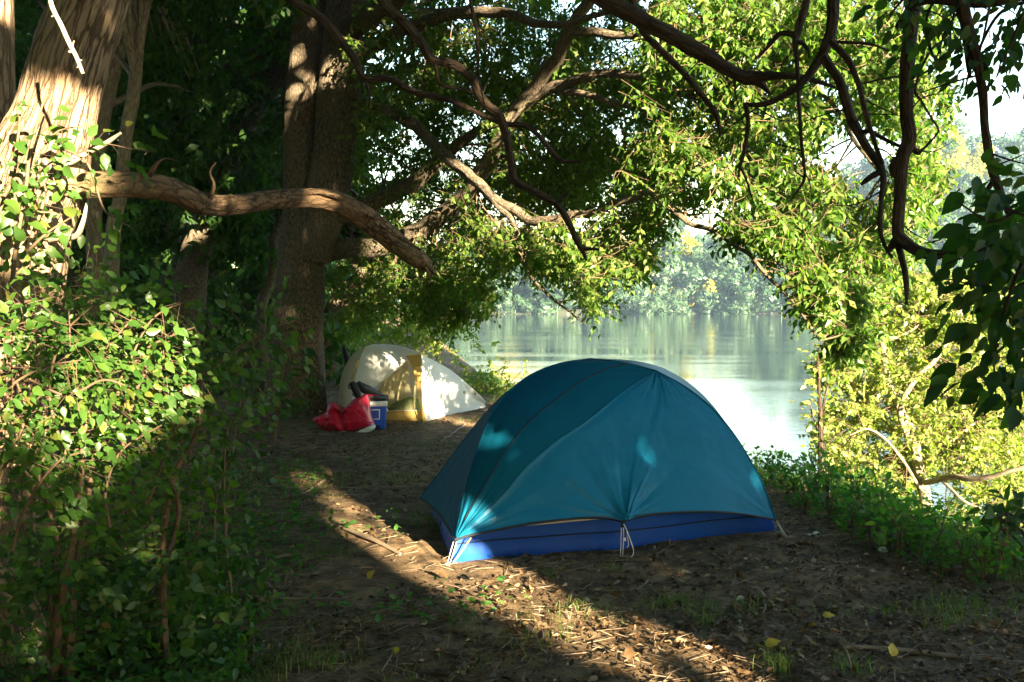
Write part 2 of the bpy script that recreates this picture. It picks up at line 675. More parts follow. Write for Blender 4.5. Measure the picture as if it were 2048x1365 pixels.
def ground_mat():
    m, nt, out = new_mat('forest_soil')
    ob = coords(nt, 'Object')
    n1, n2, n3 = noise_tex(nt, ob, .9, 6, .65), noise_tex(nt, ob, 7, 7, .7), noise_tex(nt, ob, 60, 5, .7)
    c = mixc(nt, (.050, .031, .016), (.25, .168, .092), ramp(nt, [(.38, (0, 0, 0)), (.66, (1, 1, 1))], n2))
    c = mixc(nt, c, (.042, .027, .015), ramp(nt, [(.45, (0, 0, 0)), (.7, (.75, .75, .75))], n1))
    c = mixc(nt, c, (.29, .205, .118), ramp(nt, [(.55, (0, 0, 0)), (.8, (.6, .6, .6))], n3))
    p = nt.nodes.new('ShaderNodeBsdfPrincipled')
    p.inputs['Roughness'].default_value, p.inputs['Specular IOR Level'].default_value = .95, .15
    nt.links.new(c, p.inputs['Base Color'])
    h = mixc(nt, n2, n3, .4)
    nt.links.new(bump(nt, h, 1.0, .06), p.inputs['Normal'])
    nt.links.new(p.outputs[0], out.inputs[0])
    return m


gx, gy = graded(-320, 320, -4.5, 5.0, .07), graded(-160, 420, 2.6, 15.0, .07)
X, Y = np.meshgrid(gx, gy)
mb = MB()
Zg = ground_z(X, Y)
patch(mb, np.stack([X, Y, Zg], -1))
g = mb.build('ground', ground_mat(), kind='structure')

wm, nt, out = new_mat('river_water')
p = nt.nodes.new('ShaderNodeBsdfPrincipled')
p.inputs['Base Color'].default_value = (.016, .030, .038, 1)
p.inputs['Roughness'].default_value, p.inputs['IOR'].default_value = .05, 1.5
p.inputs['Specular IOR Level'].default_value = .5
r1 = noise_tex(nt, coords(nt, 'Object', (1, 1.8, 1)), 4.0, 4, .6, .4)
r2 = noise_tex(nt, coords(nt, 'Object', (.05, .22, 1)), 1.0, 4, .6)
mm = N(nt, 'ShaderNodeMath', operation='MULTIPLY')
nt.links.new(r1, mm.inputs[0])
nt.links.new(ramp(nt, [(.38, (.06,) * 3), (.62, (1,) * 3)], r2), mm.inputs[1])
nt.links.new(bump(nt, mm.outputs[0], .13, .05), p.inputs['Normal'])
nt.links.new(p.outputs[0], out.inputs[0])
mb = MB()
wx, wy = np.linspace(-320, 320, 33), np.linspace(-60, 330, 30)
X, Y = np.meshgrid(wx, wy)
patch(mb, np.stack([X, Y, X * 0 + WATER_Z], -1))
mb.build('river', wm, kind='structure')

SHORE = 166.0


def hill_z(x, y):
    s = y - (SHORE + 2.5 * np.sin(x / 23.0) + .02 * x)
    top = 3.5 + 27 * sstep((x - 42) / 66) + 6 * sstep((-x - 10) / 120) + 1.2 * np.sin(x / 31.0 + .5)
    return WATER_Z - 1.2 + 1.9 * sstep(s / 3.0) + top * sstep((s - 3) / 75) + top * .35 * sstep((s - 60) / 160)


hx, hy = np.linspace(-320, 320, 130), np.concatenate([np.linspace(SHORE - 12, SHORE + 20, 22), np.linspace(SHORE + 24, 420, 40)])
X, Y = np.meshgrid(hx, hy)
mb = MB()
q = np.stack([X, Y, X * 0], -1)
patch(mb, np.stack([X, Y, hill_z(X, Y) + .25 * noise3(q, .5, 2)], -1))
mb.build('far_hill', plain_mat('far_slope', (.035, .038, .022), .95, .1, .4, .4), kind='structure')
# pale stony strip along the far waterline
mb = MB()
n = 500
x = RNG.uniform(-70, 150, n)
y = SHORE + 2.5 * np.sin(x / 23.0) + .02 * x + RNG.uniform(.8, 3.2, n)
for i in range(n):
    s = RNG.uniform(.08, .3)
    v = np.array([(-1, -.6, 0), (1, -.7, 0), (.8, .7, 0), (-.9, .6, 0), (-.4, -.3, .8), (.5, -.2, .7), (.1, .4, .75)]) * s * RNG.uniform(.7, 1.3, (7, 3))
    mb.add(v + (x[i], y[i], float(hill_z(x[i], y[i])) - .02), [(0, 1, 4), (1, 5, 4), (1, 2, 5), (2, 6, 5), (2, 3, 6), (3, 0, 4), (3, 4, 6), (4, 5, 6)])
o = mb.build('shore_rocks', plain_mat('shore_stone', (.20, .195, .18), .9, .2, .3, 2), smooth=False, kind='stuff')
tag(o, 'pale stones strewn along the far waterline', 'shore rocks', kind='stuff')


# trees on the far bank: each its own object, the crowns share a few meshes
def far_crown(seed, mat, tall=1.0, lobes=30, per=120):
    rg = np.random.default_rng(seed)
    mb = MB()
    c = rg.normal(size=(lobes, 3)) * np.array([.26, .26, .27 * tall]) + np.array([0, 0, .62 * tall])
    c[:, :2] *= (1.12 - .75 * np.clip(c[:, 2:3] / tall - .55, 0, .45))
    r = rg.uniform(.10, .22, lobes)
    d = unit(rg.normal(size=(lobes * per, 3)))
    ci = np.repeat(np.arange(lobes), per)
    pos = c[ci] + d * r[ci][:, None] * rg.uniform(.75, 1.08, (lobes * per, 1))
    pos[:, 2] = np.maximum(pos[:, 2], .03)
    nr = d + rg.normal(size=d.shape) * .22
    a = unit(np.cross(nr, rg.normal(size=d.shape)))
    v, f = LO_W
    Mx = leaf_frames(a, nr)
    w = np.einsum('mij,nj->mni', Mx, v) * rg.uniform(.06, .11, len(pos))[:, None, None] + pos[:, None]
    mb.add(w.reshape(-1, 3), (f[None] + (np.arange(len(pos)) * 5)[:, None, None]).reshape(-1, 3))
    tb = mb
    tube(tb, [(0, 0, -.1, .022), (0, 0, .35, .016), (.02, 0, .75 * tall, .006)], 5, 5)
    return mb.mesh('far_tree', mat)


far_green = leaf_mat('far_green', [(0, (.016, .038, .022)), (.5, (.026, .056, .028)), (1, (.046, .078, .03))], tf=.2, gloss=.02)
far_lime = leaf_mat('far_lime', [(0, (.15, .16, .012)), (.5, (.21, .195, .013)), (1, (.28, .22, .016))], tf=.25, gloss=.02)
far_gold = leaf_mat('far_gold', [(0, (.26, .16, .028)), (.5, (.30, .19, .032)), (1, (.34, .20, .035))], tf=.25, gloss=.02)
kinds = [('dark green broadleaf tree on the wooded slope across the river', [far_crown(s, far_green, 1.0 + .15 * (s % 3)) for s in (1, 2, 3)], 'dark trees across the river'),
         ('yellow green broadleaf tree on the wooded slope across the river', [far_crown(s, far_lime, 1.0) for s in (4, 5)], 'yellow green trees across the river'),
         ('golden tree on the wooded slope across the river', [far_crown(s, far_gold, .95) for s in (6, 9)], 'golden trees across the river'),
         ('low bushy willow at the far waterline', [far_crown(s, far_green, .8, 30) for s in (7, 8)], 'willows along the far waterline')]
rg = np.random.default_rng(21)
spots = []
for row, s0 in enumerate((3.2, 9, 18, 27, 37, 49, 63, 80)):
    span = 150 + s0 * .55
    nn = int(span / (4.9 + row * .5))
    for i in range(nn):
        xx = -34 - s0 * .1 + (i + rg.uniform(.1, .9)) * span / nn
        spots.append((xx, SHORE + s0 + rg.uniform(-3, 3), row))
for xx, yy, row in spots:
    k = 0
    u = rg.uniform()
    patchy = math.sin(xx / 9.0 + row * 1.3) + math.sin(xx / 4.1 + 2)
    if row == 0:
        k = 3 if u < .8 else 0
    elif row >= 2 and patchy > (-.75 if xx < 55 else .7):
        k = 1 if u < .66 else (2 if u < .84 and row > 2 and xx < 55 else 0)
    lab, ms, gr = kinds[k]
    o = link('far_willow' if k == 3 else 'far_tree', ms[int(rg.integers(len(ms)))])
    h = rg.uniform(3.5, 6.0) if k == 3 else rg.uniform(7.0, 11.0)
    o.location = (xx, yy, float(hill_z(xx, yy)) - .1)
    o.scale = (h * rg.uniform(.85, 1.15), h * rg.uniform(.85, 1.15), h)
    o.rotation_euler = (0, 0, rg.uniform(0, 6.28))
    tag(o, lab, 'tree', gr)

# ------------------------------------------------------------------ outlines of the sun patches, cut as gaps into the unseen crowns
def on_ground(px, py):
    d = CAM_H / ((py - 595.7) / F)
    for _ in range(4):
        p = P(px, py, d)
        d *= 1 + (p[2] - gz(p[0], p[1])) / CAM_H
    p = P(px, py, d)
    p[2] = gz(p[0], p[1])
    return p


S = np.array(SV)
aU = math.radians(180) - SUN_AZ
U = np.array([math.cos(aU), math.sin(aU), 0])
V = unit(np.array([0, 0, 1.0]) - S * S[2])


def uv_of(p):
    p = np.asarray(p)
    return np.stack([p @ U, p @ V], -1)


GAPS = []


def gap_px(poly, d):
    GAPS.append(uv_of(np.array([P(a, b, d) for a, b in poly])))


def gap_ground(poly):
    GAPS.append(uv_of(np.array([on_ground(a, b) for a, b in poly])))


def gap_disc(px, py, d, r, sq=1.0):
    c, r = uv_of(P(px, py, d)), r * (.6 if d < 10 else .9)
    a = np.linspace(0, 6.283, 12)[:-1]
    rr = r / F * d
    GAPS.append(c + np.stack([np.cos(a) * rr, np.sin(a) * rr * sq], -1))


#==GAPS==
gap_ground([(575, 945), (633, 958), (711, 1003), (813, 1060), (905, 1098), (1000, 1128), (1100, 1172), (1220, 1210), (1350, 1268), (1480, 1340), (1640, 1420), (1420, 1440), (1250, 1370), (1080, 1285), (990, 1225), (880, 1180), (780, 1130), (730, 1085), (650, 1015), (600, 975)])
SHADE = []
_r = np.random.default_rng(31)
for i in range(18):
    gap_disc(_r.uniform(1000, 1340), _r.uniform(400, 610), _r.uniform(8.6, 10.5), _r.uniform(12, 32), _r.uniform(.5, 1.3))
for i in range(14):
    g_ = on_ground(_r.uniform(1280, 1900), _r.uniform(1090, 1300))
    GAPS.append(uv_of(g_) + np.array([(-1, 0), (-.4, .25), (.6, .2), (1, -.05), (.3, -.22), (-.5, -.2)]) * _r.uniform(.02, .10))
for i in range(60):
    gap_disc(_r.uniform(270, 560), _r.uniform(60, 600), _r.uniform(16, 23), _r.uniform(8, 20), _r.uniform(.5, 1.3))
for i in range(26):
    gap_disc(_r.uniform(60, 520), _r.uniform(650, 1150), _r.uniform(3.8, 4.9), _r.uniform(6, 22), _r.uniform(.5, 1.3))
for cx_, cy_, d_ in ((1178, 944, 6.05), (1428, 906, 6.4), (1192, 1066, 6.0), (1365, 790, 6.65)):
    for j in range(2):
        gap_disc(cx_ + _r.normal() * 8, cy_ + _r.normal() * 16, d_, 7.0, 1.3)
for i in range(16):
    gap_disc(_r.uniform(1560, 1920), _r.uniform(950, 1110), _r.uniform(6.5, 9.5), _r.uniform(10, 26), _r.uniform(.4, 1))
for i in range(18):
    gap_disc(_r.uniform(730, 1280), _r.uniform(60, 560), _r.uniform(9.5, 13), _r.uniform(10, 26), _r.uniform(.5, 1.3))
for i in range(26):
    t_ = _r.uniform(0, 6.28)
    c_ = uv_of(P(200 + 190 * math.cos(t_) + 40, 790 + 200 * math.sin(t_), 3.8))
    a_ = np.linspace(0, 6.283, 10)[:-1]
    s_ = _r.uniform(.02, .07)
    SHADE.append(c_ + np.stack([np.cos(a_), np.sin(a_)], -1) * s_ * _r.uniform(.6, 1.3, (9, 1)))
_r = np.random.default_rng(12)
for i in range(46):
    t_ = _r.uniform(0, 1)
    cx_, cy_ = 700 + 760 * t_ + _r.normal() * (40 + 60 * t_), 1030 + 310 * t_ + _r.normal() * (20 + 26 * t_)
    (SHADE if i % 3 == 0 else GAPS).append(None)
    n_ = len(GAPS)
    c_ = uv_of(on_ground(cx_, min(cy_, 1350)))
    a_ = np.linspace(0, 6.283, 10)[:-1]
    s_ = _r.uniform(.03, .10)
    blob = c_ + np.stack([np.cos(a_) * s_, np.sin(a_) * s_ * _r.uniform(.12, .3)], -1) * _r.uniform(.6, 1.3, (9, 1))
    if i % 3 == 0:
        SHADE[-1] = blob
    else:
        GAPS[-1] = blob
gap_px([(925, 1075), (908, 1062), (922, 1016), (985, 1022), (995, 1060)], 5.76)
gap_px([(940, 980), (950, 950), (1050, 965), (1040, 985)], 5.9)
for d in (7.2, 8.0, 8.8):
    gap_px([(1345, -120), (1330, 120), (1335, 300), (1390, 420), (1450, 520), (1520, 600), (1590, 740), (1640, 800), (1800, 860), (2000, 860), (2000, 380), (1960, 120), (1950, -120)], d)
for d in (9.6, 10.4, 11.2):
    gap_px([(1620, 640), (1800, 480), (2120, 470), (2120, 1060), (1980, 1080), (1860, 1050), (1700, 980), (1620, 930)], d)
gap_px([(-40, 560), (-40, 160), (60, 150), (100, 190), (150, 150), (215, 155), (190, 300), (160, 360), (150, 560)], 4.8)
for d in (7.6, 8.6):
    gap_px([(1545, 925), (1640, 935), (1760, 990), (1860, 1045), (1850, 1085), (1700, 1035), (1600, 985)], d)
gap_px([(-40, -60), (30, -60), (30, 80), (-40, 90)], 6.0)
GAPS.append(uv_of(np.array([P(*a) for a in ((130, 366, 4.85), (230, 362, 5.0), (320, 368, 5.15), (415, 402, 5.4), (530, 396, 5.7), (640, 396, 5.95), (700, 420, 6.05), (690, 445, 6.05), (640, 432, 5.95), (530, 428, 5.7), (415, 440, 5.4), (320, 412, 5.15), (230, 406, 5), (130, 420, 4.85))])))
gap_px([(-60, 540), (150, 560), (290, 600), (420, 640), (440, 730), (380, 790), (430, 860), (330, 900), (280, 870), (250, 960), (150, 1040), (60, 960), (-60, 1020)], 3.8)
for g_ in ((268, 200, 11, 16), (262, 240, 11, 12), (246, 320, 11, 8), (198, 420, 12, 16), (232, 110, 12, 10), (196, 310, 12, 12), (420, 440, 17, 22), (440, 400, 17, 14), (600, 160, 13.3, 22), (598, 200, 13.3, 14), (597, 268, 13.3, 12), (590, 340, 13.3, 14), (600, 490, 13.3, 20), (585, 540, 13.3, 18), (556, 612, 13.3, 14), (680, 190, 13.1, 16), (760, 25, 12.2, 22), (1075, 195, 10.8, 14), (1040, 235, 11.0, 8), (800, 590, 13.8, 14),
           (757, 765, 12.4, 9), (775, 738, 12.4, 4), (856, 752, 12.5, 3), (1045, 997, 5.85, 4), (1010, 792, 15.5, 12), (1640, 990, 9, 14), (1700, 1110, 6.2, 9), (1620, 985, 8.4, 10)):
    gap_disc(*g_)


def in_poly(p, poly):
    x, y = p[:, 0], p[:, 1]
    c = np.zeros(len(p), bool)
    j = len(poly) - 1
    for i in range(len(poly)):
        xi, yi, xj, yj = poly[i][0], poly[i][1], poly[j][0], poly[j][1]
        c ^= ((yi > y) != (yj > y)) & (x < (xj - xi) * (y - yi) / (yj - yi + 1e-12) + xi)
        j = i
    return c



def in_gap(pos, jitter=.05):
    t = uv_of(pos)
    q = np.column_stack([t, t[:, 0] * 0])
    t = t + np.stack([noise3(q + np.array([0, 0, k]), 3.0, 3) for k in (0, 5)], -1) * jitter + np.stack([noise3(q + np.array([0, 0, k]), 11.0, 2) for k in (2, 8)], -1) * jitter * .5
    bad = np.zeros(len(t), bool)
    for g_ in GAPS:
        bad |= in_poly(t, g_)
    for g_ in SHADE:
        bad &= ~in_poly(t, g_)
    return bad


# ------------------------------------------------------------------ the big riverside maple
base = P(592, 835, 13.3)
base[2] = gz(base[0], base[1])
maple = thing('maple_tree', 'huge grey barked tree with twin stems behind the red bag, limbs spreading over the camp', 'tree', base)
mb = MB()
px_tube(mb, [(588, 850, 13.3, 150), (592, 800, 13.3, 122), (594, 720, 13.3, 106), (597, 620, 13.3, 98), (604, 520, 13.3, 92), (612, 440, 13.3, 90), (607, 370, 13.3, 78), (603, 280, 13.3, 70), (606, 180, 13.3, 66), (618, 60, 13.3, 64), (630, -80, 13.3, 60), (650, -300, 13.3, 50)], 90, 40, rough=.045, rfreq=5, flutes=.006)
mb.build('trunk', M['bark_grey'], maple)
mb = MB()
px_tube(mb, [(628, 520, 13.2, 70), (640, 450, 13.15, 84), (656, 380, 13.1, 86), (668, 300, 13.1, 84), (676, 210, 13.1, 84), (684, 110, 13.1, 80), (692, 10, 13.1, 74), (704, -120, 13.1, 66), (730, -320, 13.1, 50)], 70, 36, rough=.05, rfreq=5, flutes=.005)
mb.build('trunk', M['bark_grey'], maple)
LIMBS = {
    'low': [(640, 505, 13.4, 44), (690, 500, 13.2, 40), (760, 497, 12.9, 38), (830, 470, 12.6, 38), (895, 425, 12.2, 37), (947, 375, 11.8, 35), (1000, 285, 11.3, 33), (1050, 200, 10.9, 30), (1100, 128, 10.5, 27), (1140, 60, 10.2, 25), (1185, -10, 9.9, 22), (1240, -120, 9.4, 16)],
    'fork': [(1010, 262, 11.3, 26), (1055, 205, 10.9, 24), (1100, 176, 10.6, 22), (1155, 162, 10.2, 20), (1215, 148, 9.9, 17), (1290, 160, 9.4, 14), (1370, 180, 9.0, 12), (1470, 170, 8.6, 9), (1560, 190, 8.3, 6)],
    'mid': [(650, 440, 13.2, 38), (700, 425, 13.0, 36), (760, 400, 12.8, 34), (820, 370, 12.6, 30), (870, 330, 12.4, 26), (915, 290, 12.2, 22), (985, 240, 12.0, 16), (1060, 205, 11.8, 10)],
    'thin': [(690, 200, 13.1, 30), (745, 214, 12.8, 27), (800, 232, 12.3, 25), (850, 268, 11.8, 24), (895, 320, 11.2, 23), (946, 358, 10.7, 22), (992, 402, 10.2, 21), (1060, 438, 9.8, 19), (1130, 440, 9.5, 17), (1190, 426, 9.2, 15), (1247, 406, 8.9, 14), (1297, 388, 8.6, 12), (1350, 432, 8.3, 11), (1407, 457, 8.1, 10), (1444, 478, 7.9, 9), (1494, 510, 7.7, 8), (1545, 562, 7.5, 7), (1600, 625, 7.3, 5), (1640, 680, 7.2, 3)],
    'hang': [(985, 400, 10.2, 12), (1030, 460, 9.8, 11), (1050, 520, 9.5, 9), (1075, 570, 9.3, 7), (1120, 610, 9.1, 5), (1160, 640, 9.0, 3)],
    'top': [(690, 60, 13.1, 46), (730, 40, 12.4, 44), (780, 10, 11.6, 40), (860, -60, 10.6, 32), (960, -160, 9.6, 22)],
    'top_dark': [(640, 180, 13.2, 30), (720, 120, 12.6, 30), (790, 70, 12.0, 28), (900, 30, 11.2, 24), (1010, 25, 10.4, 20), (1090, 50, 9.8, 16), (1200, 30, 9.2, 11), (1330, -20, 8.6, 6)],
    'side': [(690, 500, 13.2, 24), (730, 560, 13.6, 22), (700, 605, 13.9, 20), (665, 602, 14.0, 16)],
    'upper': [(1100, 176, 10.6, 16), (1180, 190, 10.0, 14), (1290, 205, 9.4, 12), (1390, 60, 9.0, 10), (1480, 40, 8.6, 8)],
    'right': [(1290, 158, 9.4, 12), (1400, 200, 9.0, 11), (1520, 175, 8.7, 10), (1640, 190, 8.4, 9), (1720, 290, 8.2, 8), (1790, 390, 8.1, 6)],
    'far_right': [(1140, 60, 10.2, 18), (1300, 80, 9.5, 15), (1440, 90, 9.0, 13), (1600, 80, 8.6, 10), (1760, 110, 8.4, 8), (1850, 200, 8.2, 5)],
}
NODES = []
for key, rows in LIMBS.items():
    mb = MB()
    r = px_tube(mb, rows, 14 + 6 * len(rows), 14 if rows[0][3] > 15 else 9, rough=.06, rfreq=7, wobble=.03)
    mb.build('limb', M['bark_grey'], maple)
    rr = resample(r, 40)
    NODES.append(rr[10:] if rows[0][3] > 12 else rr)
NODES = np.concatenate(NODES)[:, :3]

# leaf zones: px, py, rx, ry, nearest, farthest, sprays
ZONES = [
    (800, 90, 130, 110, 9, 13, 180), (960, 60, 130, 90, 9, 14, 130), (1060, 110, 150, 130, 9, 14, 190), (1250, 90, 150, 120, 8.5, 13, 230),
    (800, 280, 110, 120, 10, 15, 190), (960, 260, 130, 110, 10, 15, 170), (1090, 290, 130, 110, 9, 13, 200), (1240, 260, 140, 130, 8.5, 12.5, 280),
    (840, 430, 120, 90, 11, 15, 190), (990, 420, 110, 90, 9.5, 13, 170), (1090, 380, 110, 70, 9.5, 13, 110), (1180, 340, 110, 70, 9, 12, 120),
    (760, 560, 100, 70, 12, 15, 170), (850, 560, 100, 80, 11.5, 14.5, 190), (920, 590, 70, 60, 11, 13, 110), (880, 620, 45, 40, 11, 13, 45), (970, 520, 60, 90, 9.8, 12, 90),
    (1080, 490, 100, 60, 8.8, 10.5, 90), (1150, 525, 85, 55, 8.6, 10.2, 80), (1180, 595, 36, 36, 8.5, 9.6, 20), (1240, 480, 80, 60, 8.6, 11, 90), (1270, 520, 45, 30, 8.5, 10, 20), (1300, 440, 35, 30, 8.5, 10, 20),
    (1340, 330, 100, 90, 8.2, 11, 190), (1400, 200, 120, 130, 8, 11.5, 280), (1400, 50, 130, 90, 8, 11.5, 230), (1560, 60, 130, 90, 7.8, 11, 260), (1700, 60, 120, 100, 7.8, 11, 230), (1840, 60, 70, 70, 7.8, 10.5, 90),
    (1560, 220, 110, 110, 7.8, 11, 240), (1490, 350, 100, 50, 7.6, 10, 130), (1610, 390, 100, 70, 7.6, 9.8, 180), (1760, 170, 90, 90, 7.8, 10.5, 150), (1850, 220, 60, 80, 7.8, 10, 80), (1840, 370, 55, 80, 7.8, 9.6, 100), (1760, 470, 80, 80, 7.8, 9.6, 110),
    (1720, 530, 80, 70, 7.4, 9.4, 100), (1575, 470, 70, 50, 7.2, 8.8, 100), (1505, 455, 30, 20, 7.4, 8.6, 12), (1645, 555, 55, 55, 7.1, 8.6, 90), (1640, 610, 35, 30, 7.1, 8.2, 22), (1715, 630, 55, 60, 7.2, 8.8, 70), (1690, 680, 35, 35, 7.2, 8.4, 24), (1460, 440, 28, 18, 7.6, 8.6, 12),
    (1280, 410, 50, 40, 8.4, 11, 45),
    (700, 640, 50, 45, 14, 16, 60), (1000, 190, 90, 60, 9, 13, 60), (1130, 160, 80, 80, 8.8, 12, 70), (900, 180, 80, 70, 9.5, 14, 70),
]
cents = []
lims = []
for (px, py, rx, ry, d0, d1, k) in ZONES:
    if px < 1300 and py < 470:
        d0, d1 = d0 + 1.7, d1 + 2.8
        k = k * 1.5
    k = int(k * 1.35)
    a, rr = RNG.uniform(0, 6.283, k), np.sqrt(RNG.uniform(0, 1, k))
    dd = RNG.uniform(d0, d1, k)
    pts = np.array([P(px + rx * r_ * math.cos(t), py + ry * r_ * math.sin(t), d) for r_, t, d in zip(rr, a, dd)])
    # clumping: pull towards a few sub-centres
    sub = pts[RNG.integers(0, k, max(2, k // 9))]
    j = np.argmin(np.linalg.norm(pts[:, None] - sub[None], axis=-1), 1)
    pts = lerp(pts, sub[j], RNG.uniform(.1, .55, (k, 1)))
    cents.append(pts)
    for s in sub[:max(2, k // 34)]:
        lims.append(s)
# crown above and around the picture
k = 8000
hi = np.stack([RNG.uniform(-8, 5.0, k), RNG.uniform(-1, 20, k), RNG.uniform(5.0, 11.5, k)], -1)
keep = (hi[:, 2] - CAM_H) / np.maximum(hi[:, 1], .1) > .305
cents_hi = hi[keep]
cents = np.concatenate(cents)
lp, ld, ln, ls, ta, tb = sprays(cents, 14, .42, .073, down=.62)
hp, hd, hn, hs, ha, hb = sprays(cents_hi, 12, .8, .23, down=.5)
depth = lp[:, 1] + RNG.uniform(0, .4, len(lp))
near = np.zeros(len(lp), bool)
near[np.argsort(depth)[:300]] = True
leaf_objects(maple, LO, 'maple', M['maple_leaf'], lp[near], ld[near], ln[near], ls[near])
hk = ~(in_gap(hp) | in_gap(hp + unit(hd) * hs[:, None]))
hp, hd, hn, hs = hp[hk], hd[hk], hn[hk], hs[hk]
mb = MB()
scatter(mb, LO, lp[~near], ld[~near], ln[~near], ls[~near])
scatter(mb, LO, hp, hd, hn, hs)
mb.build('crown', M['maple_leaf'], maple, kind='stuff')
mb = MB()
twigs(mb, ta, tb, .0035)
for s in lims:
    nd = NODES[np.argsort(np.linalg.norm(NODES - s, axis=1) + .35 * np.maximum(0, s[2] - NODES[:, 2]))[int(RNG.integers(0, 4))]]
    L = np.linalg.norm(s - nd)
    if L < .25 or L > 4.2:
        continue
    md = (nd + s) / 2 + RNG.normal(size=3) * L * .09 + np.array([0, 0, .10 * L])
    tube(mb, [np.append(nd, .006 + .0035 * L), np.append(md, .005 + .0018 * L), np.append(s, .0035), np.append(s + (s - md) * .25 - np.array([0, 0, .12]), .002)], 9, 5, wobble=.02)
mb.build('branchlets', M['twig'], maple, kind='stuff')

# ------------------------------------------------------------------ left tree with the limb across the picture
lb = P(-10, 1250, 4.75)
left = thing('leaning_tree', 'thick tan barked sunlit tree leaning right, with a long bare limb and a leafy vine', 'tree', (lb[0], lb[1], gz(lb[0], lb[1])))
mb = MB()
px_tube(mb, [(-30, 1330, 4.75, 330), (-22, 1220, 4.8, 240), (-12, 1000, 4.9, 200), (5, 700, 4.9, 190), (22, 560, 4.9, 195), (40, 450, 4.9, 196), (72, 345, 4.9, 186), (114, 215, 4.9, 146), (144, 105, 4.9, 146), (184, 0, 4.9, 134), (218, -110, 4.9, 126), (280, -400, 4.9, 110)], 150, 64, rough=.05, rfreq=7, flutes=.006)
mb.build('trunk', M['bark_tan'], left)
mb = MB()
limb_rows = px_tube(mb, [(a_, b_, c_, w_ * .9) for a_, b_, c_, w_ in [(70, 380, 4.85, 90), (120, 374, 4.85, 74), (170, 371, 4.9, 62), (230, 369, 5.0, 57), (320, 375, 5.15, 56), (370, 392, 5.25, 50), (415, 410, 5.4, 46), (470, 411, 5.55, 43), (530, 401, 5.7, 41), (600, 396, 5.85, 42), (665, 402, 6.0, 46), (712, 424, 6.1, 50), (755, 455, 6.2, 50), (800, 492, 6.3, 46), (835, 518, 6.4, 42), (856, 534, 6.45, 30)]], 120, 30, rough=.09, rfreq=9, flutes=.0025)
limb = mb.build('limb', M['bark_limb'], left)
for rows in ([(735, 432, 6.05, 10), (762, 437, 6.1, 8), (772, 428, 6.12, 3)], [(690, 398, 5.95, 12), (640, 385, 5.85, 9), (600, 392, 5.8, 4)], [(760, 450, 6.05, 10), (790, 470, 6.1, 8), (842, 500, 6.2, 4)],
             [(845, 522, 6.38, 14), (862, 538, 6.42, 9), (872, 552, 6.44, 3)], [(850, 535, 6.38, 10), (858, 550, 6.4, 6), (860, 560, 6.4, 2)], [(300, 352, 5.05, 12), (312, 330, 5.0, 8), (330, 318, 5.0, 4), (352, 322, 5.0, 2)], [(420, 398, 5.35, 10), (428, 370, 5.3, 7), (420, 345, 5.3, 4), (432, 325, 5.3, 2)]):
    mb = MB()
    px_tube(mb, rows, 12, 7, rough=.12, rfreq=20)
    mb.build('bark_shred' if rows[0][1] != 352 and rows[0][1] != 398 or rows[0][0] == 690 else 'side_twig', M['bark_limb'], limb)
mb = MB()
px_tube(mb, [(-40, 1150, 4.35, 90), (10, 1210, 4.25, 110), (45, 1290, 4.15, 110), (70, 1380, 4.0, 90)], 30, 24, rough=.1, rfreq=8)
mb.build('root', M['bark_tan'], left)
for rows in ([(130, 330, 4.8, 18), (170, 305, 4.72, 14), (210, 288, 4.65, 11), (240, 268, 4.6, 5)], [(100, 478, 4.75, 18), (146, 474, 4.6, 13), (162, 446, 4.55, 10), (172, 410, 4.5, 5)]):
    mb = MB()
    px_tube(mb, rows, 14, 8, rough=.12, rfreq=14, wobble=.01)
    mb.build('branch_stub', M['dead_wood'], left)

edge_t = thing('edge_tree', 'tree trunk cut by the left edge of the view, sunlit at its top', 'tree', P(-30, 1100, 6.0) * np.array([1, 1, 0]))
mb = MB()
px_tube(mb, [(-40, 1250, 6.0, 110), (-35, 900, 6.0, 90), (-25, 500, 6.0, 80), (-14, 240, 6.0, 76), (-14, 0, 6.0, 74), (-10, -400, 6.0, 60)], 60, 24, rough=.05, flutes=.004)
mb.build('trunk', M['bark_tan'], edge_t)

mb = MB()
px_tube(mb, [(96, -40, 3.9, 10), (103, 10, 3.9, 9), (122, 50, 3.9, 9), (140, 90, 3.9, 8), (153, 115, 3.9, 8), (166, 148, 3.9, 6)], 30, 8, rough=.15, rfreq=30)
for a, b in (((110, 30), (103, 34)), ((124, 52), (112, 34)), ((143, 97), (148, 82)), ((138, 104), (152, 106)), ((155, 122), (164, 121)), ((157, 134), (154, 136))):
    px_tube(mb, [(a[0], a[1], 3.9, 5), (b[0], b[1], 3.9, 2)], 3, 5)
tag(mb.build('dead_branch', M['dead_wood']), 'pale bare dead branch hanging at top left in front of the leaning tree', 'branch')


